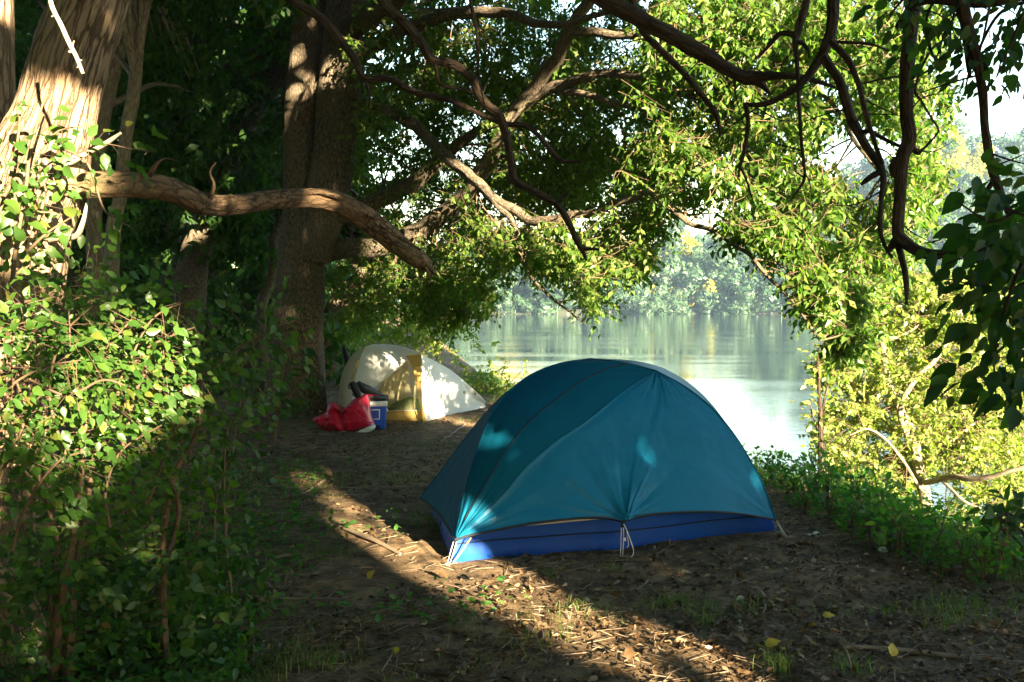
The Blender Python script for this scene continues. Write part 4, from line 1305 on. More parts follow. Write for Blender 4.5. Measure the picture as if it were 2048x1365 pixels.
# ------------------------------------------------------------------ woody vines hanging in front
VINES = [
    ('thick rough vine hanging straight down at right, bending into a hook near its foot', [
        [(1842, -160, 4.6, 32), (1827, 0, 4.6, 30), (1820, 84, 4.6, 29), (1811, 168, 4.6, 28), (1807, 228, 4.6, 27), (1812, 279, 4.6, 29), (1799, 312, 4.6, 26), (1797, 370, 4.6, 24), (1796, 430, 4.6, 24), (1797, 465, 4.58, 26), (1815, 484, 4.55, 24), (1838, 498, 4.5, 22), (1866, 505, 4.45, 21), (1914, 502, 4.4, 20), (1965, 494, 4.3, 20), (2020, 495, 4.2, 18), (2090, 500, 4.1, 16)],
        [(1796, 470, 4.6, 16), (1800, 500, 4.6, 13), (1809, 530, 4.6, 12), (1814, 560, 4.6, 11), (1816, 606, 4.6, 4)],
        [(1795, 470, 4.6, 18), (1784, 488, 4.6, 14), (1776, 498, 4.6, 8)],
        [(1790, 318, 4.6, 22), (1781, 332, 4.6, 16), (1783, 352, 4.6, 6)],
        [(1812, 285, 4.6, 14), (1828, 306, 4.6, 8), (1838, 300, 4.6, 5), (1862, 278, 4.6, 4), (1873, 262, 4.6, 3), (1860, 240, 4.6, 4), (1840, 205, 4.6, 4), (1829, 180, 4.6, 5), (1860, 110, 4.6, 5), (1890, 80, 4.6, 4), (1910, 30, 4.6, 3)]]),
    ('long vine with rough bark arching from top centre right to a broken stub', [
        [(1120, -70, 5.2, 30), (1200, -5, 5.2, 32), (1280, 40, 5.2, 33), (1360, 82, 5.2, 33), (1420, 118, 5.2, 30), (1470, 150, 5.2, 26), (1500, 160, 5.2, 30), (1535, 156, 5.15, 18), (1570, 156, 5.1, 14), (1608, 160, 5.1, 12), (1669, 178, 5.1, 6)],
        [(1500, 162, 5.2, 22), (1522, 172, 5.2, 16), (1540, 192, 5.2, 5)]]),
    ('thin forked vine hanging down left of the rough arching vine', [
        [(1250, -40, 5.5, 14), (1272, 40, 5.5, 14), (1290, 75, 5.5, 14), (1340, 120, 5.5, 14), (1375, 155, 5.5, 13), (1404, 190, 5.5, 12), (1432, 224, 5.5, 11), (1440, 250, 5.5, 8), (1443, 274, 5.5, 3)]]),
    ('dark curved limb sweeping down to the left in the upper right', [
        [(1664, -120, 4.9, 24), (1668, 0, 4.9, 24), (1664, 60, 4.9, 22), (1652, 97, 4.9, 22), (1629, 138, 4.9, 18), (1597, 176, 4.9, 15), (1548, 204, 4.9, 12), (1515, 212, 4.9, 11), (1486, 211, 4.9, 6)],
        [(1492, 213, 4.9, 10), (1494, 252, 4.9, 9), (1485, 309, 4.9, 8), (1478, 335, 4.9, 6), (1474, 360, 4.9, 3)],
        [(1480, 335, 4.9, 5), (1494, 368, 4.9, 5), (1502, 390, 4.9, 3), (1506, 400, 4.9, 2)]]),
    ('slim dark vine with hooked side shoots hanging beside the curved limb', [
        [(1620, -100, 5.0, 16), (1612, 0, 5.0, 15), (1594, 60, 5.0, 15), (1588, 88, 5.0, 12), (1593, 134, 5.0, 9), (1597, 200, 5.0, 8), (1601, 285, 5.0, 7), (1607, 350, 5.0, 6), (1596, 376, 5.0, 4), (1582, 396, 5.0, 2)],
        [(1590, 78, 5.0, 11), (1578, 70, 5.0, 11), (1556, 70, 5.0, 10), (1536, 94, 5.0, 8), (1514, 118, 5.0, 4)],
        [(1590, 86, 5.0, 9), (1603, 88, 5.0, 9), (1614, 102, 5.0, 7), (1617, 118, 5.0, 4)]]),
    ('long mottled vine running down from the curved limb towards the hook', [
        [(1648, 116, 4.8, 20), (1664, 140, 4.8, 19), (1684, 172, 4.8, 19), (1699, 228, 4.8, 19), (1714, 262, 4.8, 19), (1734, 298, 4.8, 18), (1756, 330, 4.75, 17), (1765, 358, 4.72, 12), (1761, 400, 4.7, 10), (1760, 455, 4.65, 9), (1770, 490, 4.62, 7), (1786, 512, 4.6, 4)],
        [(1760, 345, 4.73, 12), (1740, 356, 4.73, 11), (1722, 370, 4.73, 6)],
        [(1724, 266, 4.8, 9), (1740, 268, 4.75, 9), (1775, 286, 4.7, 8), (1800, 296, 4.65, 7)]]),
    ('second slim vine twisting along the mottled vine', [
        [(1660, 86, 4.7, 13), (1680, 106, 4.7, 13), (1698, 128, 4.7, 13), (1716, 172, 4.7, 11), (1724, 210, 4.7, 10), (1734, 250, 4.7, 10), (1750, 300, 4.7, 9), (1762, 330, 4.7, 8)],
        [(1662, 88, 4.7, 7), (1700, 90, 4.7, 6), (1740, 94, 4.7, 5), (1780, 108, 4.7, 3)],
        [(1720, 172, 4.7, 4), (1780, 160, 4.7, 4), (1860, 145, 4.7, 4), (1900, 40, 4.7, 4)]]),
    ('dark tapering limb hanging down through the leaves at far right', [
        [(1915, -120, 4.0, 26), (1922, 0, 4.0, 26), (1930, 50, 4.0, 24), (1944, 111, 4.0, 20), (1958, 185, 4.0, 18), (1966, 262, 4.0, 17), (1978, 329, 4.0, 17), (1990, 366, 4.0, 18), (2004, 400, 3.95, 14), (2020, 430, 3.9, 12), (2060, 445, 3.85, 9)],
        [(1987, 360, 4.0, 12), (1972, 385, 4.0, 10), (1968, 415, 4.0, 8), (1990, 440, 4.0, 5), (2010, 455, 4.0, 3)],
        [(1926, 40, 4.05, 16), (1930, 90, 4.05, 13), (1933, 140, 4.05, 9), (1936, 158, 4.05, 4)],
        [(1990, 332, 4.0, 4), (2020, 320, 4.0, 3), (2060, 300, 4.0, 2)]]),
    ('horizontal dark branch along the top edge at far right', [
        [(1790, 60, 4.1, 8), (1820, 22, 4.1, 16), (1850, 3, 4.1, 18), (1910, 5, 4.1, 20), (1980, 8, 4.1, 18), (2080, -10, 4.1, 14)]]),
    ('crooked dark vine dangling down through the centre of the canopy', [
        [(740, -70, 5.6, 22), (766, 0, 5.6, 21), (798, 34, 5.6, 21), (824, 62, 5.6, 20), (846, 90, 5.6, 19), (864, 120, 5.6, 19), (906, 129, 5.6, 18), (942, 157, 5.6, 18), (957, 192, 5.6, 18), (976, 214, 5.6, 18), (998, 232, 5.6, 19), (1010, 272, 5.6, 17), (1022, 330, 5.6, 16), (1026, 360, 5.6, 17), (1060, 380, 5.6, 15), (1090, 396, 5.6, 15), (1118, 414, 5.6, 15), (1140, 450, 5.6, 13), (1158, 488, 5.6, 12), (1168, 506, 5.6, 9), (1174, 522, 5.6, 4)],
        [(1116, 412, 5.6, 9), (1126, 398, 5.6, 7), (1138, 386, 5.6, 4)],
        [(1163, 498, 5.6, 8), (1180, 499, 5.6, 7), (1200, 501, 5.6, 4)],
        [(868, 124, 5.6, 8), (874, 150, 5.6, 7), (882, 172, 5.6, 6), (920, 178, 5.6, 6), (950, 186, 5.6, 5)]]),
    ('reddish vine crossing the canopy left of the crooked dark vine', [
        [(540, -30, 6.0, 18), (590, 5, 6.0, 17), (640, 35, 6.0, 17), (678, 76, 6.0, 16), (712, 122, 6.0, 15), (732, 160, 6.0, 15), (780, 158, 6.0, 14), (830, 186, 6.0, 13), (903, 204, 5.9, 12), (963, 230, 5.8, 11), (1008, 247, 5.8, 11), (1047, 250, 5.8, 10), (1078, 272, 5.8, 10), (1104, 305, 5.8, 10), (1124, 323, 5.8, 9), (1163, 327, 5.8, 4)],
        [(731, 158, 6.0, 9), (738, 185, 6.0, 6), (740, 215, 6.0, 3)]]),
    ('thin grey hanging stem dangling near the top centre', [
        [(936, -40, 5.2, 7), (944, 10, 5.2, 7), (953, 60, 5.2, 6), (957, 110, 5.2, 6), (957, 150, 5.2, 4), (962, 180, 5.2, 2)]]),
]
def px_rows(rows):
    return resample(np.array([np.append(P(a, b, d), w * .5 / F * d) for a, b, d, w in rows]), 40)


for lab, strands in VINES:
    b0 = P(*strands[0][0][:3])
    t = thing('hanging_vine', lab, 'vine', b0)
    for i, rows in enumerate(strands):
        mb = MB()
        px_tube(mb, rows, 10 + 6 * len(rows), 14 if rows[0][3] > 12 else 8, rough=.10, rfreq=22, flutes=.0012 if rows[0][3] > 12 else 0, wobble=.011)
        mb.build('stem' if i == 0 else 'side_shoot', M['bark_dark'], t)
    main = px_rows(strands[0])
    for j in range(5):
        s = main[int(RNG.integers(len(main) // 5, len(main) - 2))]
        dd = unit(RNG.normal(size=3) * np.array([1, .5, .8]) + np.array([0, 0, -.5]))
        L = RNG.uniform(.08, .34)
        e = s[:3] + dd * L
        md = (s[:3] + e) / 2 + RNG.normal(size=3) * L * .12
        mb = MB()
        tube(mb, [np.append(s[:3], .0045), np.append(md, .0032), np.append(e, .0012)], 10, 5, wobble=.008)
        mb.build('side_shoot', M['bark_dark'], t)

# ------------------------------------------------------------------ dark leafy boughs at the right edge
LB = [('dark leafy bough with broad pointed leaves at the right edge below the hooked vine', [
        pxs((2100, 380, 3.3, 9), (2040, 420, 3.3, 7), (1980, 440, 3.3, 5), (1910, 400, 3.3, 3)),
        pxs((2100, 420, 3.4, 9), (2030, 470, 3.4, 7), (1960, 500, 3.4, 5), (1890, 530, 3.4, 3)),
        pxs((2100, 440, 3.3, 9), (2040, 540, 3.3, 8), (2000, 640, 3.3, 6), (1985, 720, 3.3, 4), (1990, 800, 3.3, 3)),
        pxs((2100, 480, 3.5, 9), (2060, 560, 3.5, 7), (1990, 580, 3.5, 5), (1900, 560, 3.5, 3)),
        pxs((2100, 560, 3.3, 8), (2060, 640, 3.3, 6), (2040, 740, 3.3, 4), (2020, 860, 3.3, 3)),
        pxs((2120, 500, 3.2, 8), (2080, 620, 3.2, 6), (2060, 760, 3.2, 4), (2050, 840, 3.2, 3)),
        pxs((2110, 400, 3.6, 8), (2050, 480, 3.6, 6), (2000, 540, 3.6, 5), (1950, 610, 3.6, 3)),
        pxs((2110, 400, 3.2, 8), (2060, 430, 3.2, 6), (2010, 410, 3.2, 5), (1970, 390, 3.2, 3))], 470, 290),
      ('dark leafy bough hanging in the top right corner', [
        pxs((2120, -80, 3.9, 12), (2060, 0, 3.9, 8), (2020, 80, 3.9, 5), (1990, 150, 3.9, 3)),
        pxs((2120, -40, 4.0, 10), (2070, 60, 4.0, 7), (2050, 140, 4.0, 5), (2040, 200, 4.0, 3)),
        pxs((2000, -100, 3.9, 10), (1985, -20, 3.9, 7), (1970, 40, 3.9, 5), (1950, 120, 3.9, 3)),
        pxs((2000, -100, 4.1, 10), (1900, -40, 4.1, 7), (1850, 60, 4.1, 5), (1880, 150, 4.1, 3)),
        pxs((1980, -80, 4.0, 9), (1850, -30, 4.0, 7), (1790, 20, 4.0, 5), (1770, 50, 4.0, 3)),
        pxs((2100, 0, 4.0, 9), (2000, 30, 4.0, 7), (1940, 130, 4.0, 5), (1925, 180, 4.0, 3))], 400, 290)]
for lab, st, n, no in LB:
    t = thing('leafy_bough', lab, 'branch', st[0][0][:3])
    leafy(t, st, n, HI_W, 'bough', M['poplar_leaf'], .086 if n > 420 else .07, .19, M['bark_dark'], no, stem_name='branch', down=.6)
b4 = P(2040, 1130, 5.9)
t = thing('dark_bank_bush', 'dark broad leaved bush at the right edge where the bank drops', 'bush', (b4[0] + .2, b4[1], gz(b4[0] + .2, b4[1])))
st = [pxs((2080 + RNG.uniform(-60, 60), 1180, 5.8, 8), (2070 + RNG.uniform(-60, 50), 1110, 5.8, 6), (2030 + RNG.uniform(-60, 60), 1040 + RNG.uniform(-20, 40), 5.8, 4), (1990 + RNG.uniform(-40, 60), 1060 + RNG.uniform(-20, 50), 5.8, 3)) for _ in range(12)]
leafy(t, st, 300, HI_W, 'bough', M['poplar_leaf'], .10, .2, M['twig'], 0)
# ------------------------------------------------------------------ blue tent
def curve(rows, n):
    return resample(PP(rows), n)


def coons(c0, c1, bot, top, n):
    """c0, c1: side curves (bottom to top); bot, top: edge curves; grid rows go up"""
    nb = len(bot)
    s = np.linspace(0, 1, nb)[None, :, None]
    t = np.linspace(0, 1, n)[:, None, None]
    A = c0[:, None] * (1 - s) + c1[:, None] * s
    B = bot[None] * (1 - t) + top[None] * t
    Cn = (bot[0] * (1 - s) + bot[-1] * s) * (1 - t) + (top[0] * (1 - s) + top[-1] * s) * t
    return A + B - Cn


def normals(gr):
    du, dv = np.gradient(gr, axis=1), np.gradient(gr, axis=0)
    return unit(np.cross(du, dv))


def wrinkles(gr, anchors, sgn=1.0):
    """tension folds running out from the pulled points (point, amplitude, reach, folds)"""
    nr = normals(gr)
    off = np.zeros(gr.shape[:2])
    for p0, amp, reach, k in anchors:
        d = gr - p0
        r = np.linalg.norm(d, axis=-1)
        ref = unit(gr[gr.shape[0] // 2, gr.shape[1] // 2] - p0)
        n0 = nr[gr.shape[0] // 2, gr.shape[1] // 2]
        e2 = np.cross(n0, ref)
        ang = np.arctan2(d @ e2, d @ ref)
        w = np.sin(k * ang + 1.7 * np.sin(3.3 * ang + 1.1)) + .55 * np.sin(2.3 * k * ang + 2.0) + .3 * np.sin(4.1 * k * ang + 1)
        off += amp * w * np.exp(-r / reach) * np.clip(r / .06, 0, 1)
    off += .0030 * noise3(gr, 9, 3) + .0012 * noise3(gr * np.array([1, 1, .5]), 34, 2)
    return gr + nr * off[..., None] * sgn


NLH = (912, 1080, 5.72)
base = P(1190, 1060, 6.6)
tent = thing('blue_tent', 'teal domed tent with a royal blue lower wall, standing on bare ground in the middle', 'tent', (base[0], base[1], 0))
nS, nT = 150, 110
A_near = curve([NLH, (922, 1020, 5.85), (940, 943, 5.98), (962, 882, 6.1), (985, 825, 6.25), (1022, 780, 6.45), (1068, 747, 6.62), (1122, 727, 6.76), (1180, 718, 6.88)], nT)
Ccur = curve([NLH, (945, 1046, 5.75), (1008, 987, 5.84), (1052, 934, 5.93), (1111, 883, 6.05), (1173, 842, 6.2), (1240, 788, 6.45), (1280, 760, 6.63), (1312, 742, 6.76)], nT)
B_up = curve([(1180, 718, 6.88), (1225, 722, 6.83), (1270, 731, 6.79), (1312, 742, 6.76)], 60)
B_right = curve([(1552, 1040, 6.44), (1532, 985, 6.48), (1505, 930, 6.53), (1470, 872, 6.58), (1425, 818, 6.64), (1370, 774, 6.7), (1312, 742, 6.76)], nT)
B_left = curve([(840, 996, 7.24), (880, 945, 7.2), (915, 897, 7.16), (960, 840, 7.1), (1008, 790, 7.04), (1060, 755, 6.98), (1120, 731, 6.93), (1180, 718, 6.88)], nT)
hemF = curve([NLH, (937, 1072, 5.73), (995, 1060, 5.76), (1066, 1047, 5.82), (1157, 1037, 5.91), (1215, 1037, 5.96), (1246, 1042, 5.98), (1277, 1034, 6.02), (1340, 1026, 6.1), (1423, 1024, 6.22), (1485, 1029, 6.33), (1552, 1040, 6.44)], nS)
hemL = curve([NLH, (902, 1066, 5.85), (884, 1038, 6.2), (862, 1013, 6.7), (840, 996, 7.24)], 80)
apex, Ept = A_near[-1], B_right[-1]
FR = np.array([1.50, 8.02, .13])
A_far = resample(np.array([FR, [1.47, 7.95, .42], [1.30, 7.72, .78], [1.0, 7.36, 1.02], apex]), nT)
gFront = coons(Ccur, B_right, hemF, np.repeat(Ept[None], nS, 0), nT)
# the side panel is flat to slightly hollow, with a ridge running up from the middle guy point
ss, tt = np.meshgrid(np.linspace(0, 1, nS), np.linspace(0, 1, nT))
nF = normals(gFront)
if nF[nT // 2, nS // 2, 1] > 0:
    nF = -nF
sM = .555
ridge = np.exp(-((ss - sM - .10 * tt) / (.05 + .10 * tt)) ** 2) * np.exp(-tt / .35)
gFront = gFront + nF * (.045 * ridge - .05 * np.sin(np.pi * ss) * np.sin(np.pi * np.clip(tt * 1.15, 0, 1)))[..., None]
Mpt = hemF[int(sM * (nS - 1))]
gFront = wrinkles(gFront, [(Mpt, .008, .24, 13), (hemF[0], .008, .2, 17), (hemF[-1], .005, .25, 13), (Ept, .006, .14, 15)])
gLens = coons(A_near, Ccur, np.repeat(A_near[0][None], 60, 0), B_up, nT)
s2, t2 = np.meshgrid(np.linspace(0, 1, 60), np.linspace(0, 1, nT))
nL = normals(gLens)
if nL[nT // 2, 30, 2] < 0:
    nL = -nL
gLens = gLens + nL * (.05 * np.sin(np.pi * s2) * np.sin(np.pi * t2))[..., None]
gLens = wrinkles(gLens, [(A_near[0], .010, .26, 22), (Ept, .006, .15, 19)])
gLeft = coons(B_left, A_near, hemL[::-1], np.repeat(apex[None], 80, 0), nT)
gLeft = wrinkles(gLeft, [(A_near[0], .006, .25, 13), (B_left[0], .006, .25, 11)])
Br_full = np.vstack([resample(B_right, 70), resample(B_up[::-1], 41)[1:]])
hemR = resample(np.array([B_right[0], [1.68, 7.2, .26], FR]), 50)
gRight = coons(resample(Br_full, nT), A_far, hemR, np.repeat(apex[None], 50, 0), nT)
hemB = resample(np.array([FR, [.4, 7.75, .25], B_left[0]]), 60)
gBack = coons(A_far, B_left, hemB, np.repeat(apex[None], 60, 0), nT)
TEAL, TEAL_SHADE = (.006, .165, .310), (.004, .090, .160)  # second tone puts canopy shade into the roof and end panels' colour
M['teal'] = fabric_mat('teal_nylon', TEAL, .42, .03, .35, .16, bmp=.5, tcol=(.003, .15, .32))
M['teal_shaded'] = fabric_mat('teal_nylon_shaded', TEAL_SHADE, .3, .008, .45)
M['royal'] = fabric_mat('royal_blue_nylon', (.004, .06, .34), .3, .02, .45)
M['hem'] = plain_mat('dark_binding', (.012, .016, .022), .7, .3)
M['cord'] = plain_mat('pale_cord', (.55, .52, .42), .8, .2, .2, 80)
M['alloy'] = plain_mat('grey_alloy', (.5, .5, .5), .35, .5, .1, 20, .9)
for gr, mt, lab in ((gFront, 'teal', None), (gLens, 'teal_shaded', 'roof panel between the ridge seams, shade put into its teal'), (gLeft, 'teal_shaded', 'end panel, shade put into its teal'), (gRight, 'teal', None), (gBack, 'teal', None)):
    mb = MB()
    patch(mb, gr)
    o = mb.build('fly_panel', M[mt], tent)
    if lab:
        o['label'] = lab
for cv, r, nm in ((A_near, .006, 'ridge_seam'), (Ccur, .003, 'ridge_seam'), (Br_full, .006, 'ridge_seam'), (B_left, .006, 'ridge_seam'), (A_far, .006, 'ridge_seam')):
    mb = MB()
    tube(mb, np.column_stack([cv, np.full(len(cv), r)]), None, 6)
    mb.build(nm, M['teal_shaded'], tent)
# inner seam of the pole sleeve on the roof panel
cv = gLens[:, 34]
mb = MB()
tube(mb, np.column_stack([cv + np.array([0, 0, .003]), np.full(len(cv), .0035)]), None, 6)
mb.build('ridge_seam', M['hem'], tent)
for cv in (hemF, hemL, hemR, hemB):
    mb = MB()
    tube(mb, np.column_stack([cv, np.full(len(cv), .0085)]), None, 6)
    mb.build('hem_binding', M['hem'], tent)
# inner tent: low blue wall all round, leaning in under the fly
basF = PP([(906, 1127, 5.80), (955, 1121, 5.86), (1007, 1116, 5.92), (1070, 1112, 5.97), (1132, 1107, 6.03), (1190, 1103, 6.08), (1240, 1099, 6.12), (1340, 1087, 6.27), (1422, 1074, 6.42), (1500, 1069, 6.52), (1548, 1066, 6.56)])
FLb, FRb = np.array([-.575, 7.2, .01]), np.array([1.42, 7.9, .01])
loop = np.vstack([resample(basF, 120), resample(np.array([basF[-1], FRb]), 50)[1:], resample(np.array([FRb, FLb]), 60)[1:], resample(np.array([FLb, basF[0]]), 60)[1:]])
loop[:, 2] = np.maximum(loop[:, 2] * 0, ground_z(loop[:, 0], loop[:, 1]) - .01)
cen = np.array([.52, 6.85, 0])
rowsw = []
for t, (zz, ins, w) in enumerate(((-.03, -.005, .0), (.02, .0, .008), (.05, .006, .010), (.085, .016, .007), (.10, .024, .004), (.12, .03, .004), (.18, .05, .006), (.24, .075, .006), (.31, .12, .003), (.40, .2, .003), (.62, .42, 0), (.86, .8, 0), (.90, 1.0, 0))):
    q = loop.copy()
    q[:, 2] += zz
    q[:, :2] = lerp(q[:, :2], cen[None, :2], ins if ins < .3 else ins)
    nz_ = noise3(q * np.array([1, 1, 2.2]), 8.5, 3)
    q[:, :2] -= unit(cen[None, :2] - q[:, :2]) * (w * nz_)[:, None]
    rowsw.append(q)
inner = MB()
patch(inner, np.array(rowsw))
inn = inner.build('inner_tent', M['royal'], tent)
mb = MB()
sl = lerp(loop, cen[None], .022)[:170]
sl[:, 2] = loop[:170, 2] + .098
tube(mb, np.column_stack([sl - np.array([0, .006, 0]), np.full(len(sl), .004)]), None, 5)
mb.build('floor_seam', M['hem'], inn)
# pale netting strip showing below the hem
st = resample(np.array([hemF[int(k)] for k in np.linspace(30, 72, 9)]), 40) + np.array([.01, .055, -.004])
lo = st - np.array([0, -.012, .028]) * np.sin(np.linspace(.15, 3.0, 40))[:, None]
mb = MB()
patch(mb, np.array([lo, st]))
mb.build('mesh_strip', fabric_mat('pale_net', (.42, .42, .38), .2, .02), tent)


def cord(par, pts, r=.0026, mat='cord', nm='guy_line'):
    mb = MB()
    tube(mb, np.column_stack([PP(pts), np.full(len(pts), r)]), 6 + 4 * len(pts), 6)
    return mb.build(nm, M[mat], par)


cord(tent, [(907, 1084, 5.72), (900, 1108, 5.71), (893, 1133, 5.70)])
cord(tent, [(913, 1084, 5.72), (906, 1108, 5.71), (897, 1135, 5.70)])
M['pole_yellow'] = plain_mat('yellow_pole', (.50, .36, .06), .4, .4, .1)
cord(tent, [(942, 1076, 5.78), (921, 1106, 5.77), (900, 1134, 5.76)], .0042, 'pole_yellow', 'tent_pole')
cord(tent, [(1243, 1045, 5.98), (1242, 1080, 5.95), (1241, 1116, 5.93)])
cord(tent, [(1247, 1045, 5.98), (1247, 1080, 5.95), (1245, 1118, 5.93)])
cord(tent, [(1246, 1046, 5.97), (1254, 1062, 5.95), (1264, 1090, 5.94), (1267, 1106, 5.93), (1260, 1116, 5.92), (1250, 1117, 5.92), (1243, 1114, 5.93)], .003)
cord(tent, [(1253, 1058, 5.95), (1255, 1075, 5.94), (1257, 1090, 5.94), (1254, 1096, 5.94)], .0022)
mb = MB()
c = P(1249, 1079, 5.945)
box(mb, c, (.016, .006, .02), 0, 1, .002)
mb.build('line_tensioner', plain_mat('pale_plastic', (.6, .6, .56), .4), tent)
mb = MB()
c = P(1245, 1050, 5.97)
box(mb, c, (.02, .012, .034), 0, 1, .003)
mb.build('webbing_loop', M['hem'], tent)
cord(tent, [(1553, 1042, 6.44), (1562, 1060, 6.42), (1572, 1080, 6.40)])
cord(tent, [(1553, 1042, 6.44), (1566, 1062, 6.40), (1577, 1082, 6.36)])
cord(tent, [(1553, 1042, 6.44), (1560, 1058, 6.45), (1566, 1074, 6.46)], .0018)
for a, b in (((891, 1126, 5.70), (897, 1142, 5.71)), ((1241, 1110, 5.93), (1244, 1122, 5.93)), ((1573, 1075, 6.38), (1577, 1088, 6.38))):
    cord(tent, [a, b], .004, 'alloy', 'stake')

# ------------------------------------------------------------------ pale tent
base = P(800, 845, 13.0)
wt = thing('pale_tent', 'white domed tent with yellow trimmed open door, beside the twin trunk near the water', 'tent', (base[0], base[1], 0))
M['white_fly'] = fabric_mat('white_nylon', (.80, .80, .78), .35, .04, .4, .05, tcol=(.55, .55, .50))
M['cream'] = fabric_mat('cream_nylon', (.46, .43, .34), .35, .04, .4, .08)
M['ochre'] = fabric_mat('ochre_nylon', (.46, .32, .10), .35, .04, .45, .12)
gnd = lambda px, py: P(px, py, (CAM_H / ((py - 595.7) / F)))
n1, n2 = 50, 40
K = np.array([-1.075, 12.3, .01])
Rc = P(973, 816, 13.9)
Rc[2] = .02
FLc = P(703, 842, 12.35)
FLc[2] = .01
BLc = P(676, 812, 13.6)
BLc[2] = .01
frontL = resample(np.vstack([FLc, PP([(703, 800, 12.38), (711, 755, 12.5), (721, 716, 12.62), (731, 694, 12.75)])]), n2)
door = resample(np.vstack([K, PP([(845, 808, 12.3), (843, 770, 12.35), (843, 735, 12.45), (843, 709, 12.55)])]), n2)
seam = curve([(731, 701, 12.7), (758, 706, 12.62), (789, 713, 12.57), (818, 713, 12.55), (843, 709, 12.55)], n1)
ridge_c = curve([(731, 693, 12.78), (748, 689, 12.95), (775, 689, 13.05), (800, 692, 12.95), (822, 699, 12.75), (843, 708, 12.56)], n1)
# upper front panel with the door cut away below the slanting zip line
zipl = resample(np.vstack([FLc + np.array([.02, 0, .0]), PP([(722, 806, 12.37), (746, 778, 12.42), (782, 749, 12.47), (818, 717, 12.53)])]), n1)
gW = coons(frontL[:], np.repeat(zipl[-1][None], n2, 0), zipl, np.vstack([resample(seam[:40], n1)]), n2)
gW[:, -1] = zipl[-1]
mb = MB()
patch(mb, wrinkles(gW, [(zipl[-1], .008, .3, 11), (FLc, .006, .3, 9)]))
mb.build('fly_panel', M['white_fly'], wt)
mb = MB()
rf = np.array([lerp(seam, ridge_c, t) + np.array([0, 0, .02 * math.sin(math.pi * t)]) for t in np.linspace(0, 1, 8)])
patch(mb, rf)
mb.build('fly_panel', M['white_fly'], wt)
ridge_r = resample(np.vstack([PP([(843, 708, 12.56), (870, 722, 12.9), (902, 741, 13.3), (930, 764, 13.55), (952, 788, 13.75)]), Rc]), n1)
hemr = resample(np.array([K, P(880, 841, 12.75), P(915, 832, 13.2), Rc]), n1)
hemr[:, 2] = np.maximum(hemr[:, 2], .012)
gR = coons(door, np.repeat(Rc[None], n2, 0) + (np.linspace(0, 1, n2) * 0)[:, None], hemr, ridge_r, n2)
gR = wrinkles(gR, [(K, .008, .35, 13), (Rc, .006, .4, 9), (door[-1], .006, .25, 13)])
mb = MB()
patch(mb, gR)
mb.build('fly_panel', M['white_fly'], wt)
backL = resample(np.vstack([BLc, PP([(681, 760, 13.5), (692, 730, 13.3), (706, 709, 13.1), (731, 693, 12.78)])]), n2)
gE = coons(backL, frontL, resample(np.array([BLc, FLc]), 30), np.repeat(frontL[-1][None], 30, 0), n2)
mb = MB()
patch(mb, wrinkles(gE, [(BLc, .006, .4, 9)]))
mb.build('fly_panel', M['cream'], wt)['label'] = 'cream end panel'
BRc = np.array([Rc[0] - .35, 15.0, .02])
back_e = resample(np.array([BLc, [-1.9, 14.6, .02], BRc]), n1)
mb = MB()
patch(mb, coons(backL, np.vstack([resample(np.array([BRc, Rc + np.array([0, 0, .06]), ridge_r[25]]), n2)]), back_e, np.vstack([resample(np.vstack([ridge_c, ridge_r[1:26]]), n1)]), n2))
mb.build('fly_panel', M['white_fly'], wt)
# yellow trim down the door edge
inn_e = resample(np.vstack([P(848, 848, 12.28)[None], PP([(843, 821, 12.32), (834, 778, 12.38), (827, 741, 12.46), (818, 721, 12.52), (812, 712, 12.54)])]), n2)
inn_e[:, 1] -= .03
out_e = resample(np.vstack([K + np.array([.03, -.01, 0]), PP([(846, 808, 12.28), (844, 770, 12.33), (844, 735, 12.43), (843, 712, 12.53), (840, 708, 12.54)])]), n2)
out_e[:, 1] -= .03
mb = MB()
patch(mb, wrinkles(np.array([lerp(inn_e, out_e, t) for t in np.linspace(0, 1, 8)]), []))
mb.build('door_trim', M['ochre'], wt)
mb = MB()
tube(mb, np.column_stack([zipl + np.array([0, -.004, 0]), np.full(n1, .004)]), None, 5)
mb.build('door_zip', M['white_fly'], wt)
# inner body seen through the door
ib = [P(748, 842, 12.55), P(847, 842, 12.42)]
tub_t = [P(748, 822, 12.62), P(846, 821, 12.46)]
mb = MB()
tubg = np.array([lerp(resample(np.array(ib), 40), resample(np.array(tub_t), 40), t) for t in np.linspace(0, 1, 8)])
tubg[..., 2] = np.maximum(tubg[..., 2], .005)
patch(mb, wrinkles(tubg, [(tubg[0, -1], .01, .3, 15), (tubg[0, 0], .008, .3, 12)]))
mb.build('tub_floor', M['ochre'], wt)
mb = MB()
tube(mb, np.column_stack([tubg[-1] - np.array([0, .006, 0]), np.full(40, .005)]), None, 5)
mb.build('tub_binding', M['white_fly'], wt)
mb = MB()
dl = resample(PP([(742, 822, 12.66), (748, 790, 12.66), (776, 760, 12.62), (800, 738, 12.6), (818, 718, 12.58)]), 30)
dr = resample(PP([(846, 822, 12.47), (842, 800, 12.48), (838, 770, 12.5), (832, 740, 12.54), (822, 718, 12.58)]), 30)
patch(mb, np.array([lerp(dl, dr, t) for t in np.linspace(0, 1, 10)]))
mb.build('mesh_door', mesh_mat('olive_net', (.34, .31, .17), .4), wt)
mb = MB()
wl = resample(PP([(745, 830, 13.0), (760, 770, 13.0), (800, 722, 12.9)]), 20)
wr_ = resample(PP([(806, 830, 13.05), (812, 770, 13.0), (817, 722, 12.9)]), 20)
patch(mb, wrinkles(np.array([lerp(wl, wr_, t) for t in np.linspace(0, 1, 20)]), [(wl[0], .01, .4, 9)]))
mb.build('inner_wall', fabric_mat('olive_nylon', (.50, .45, .26), .4, .03), wt)
mb = MB()
wl = resample(PP([(804, 832, 13.1), (811, 770, 13.1), (816, 722, 12.92)]), 20)
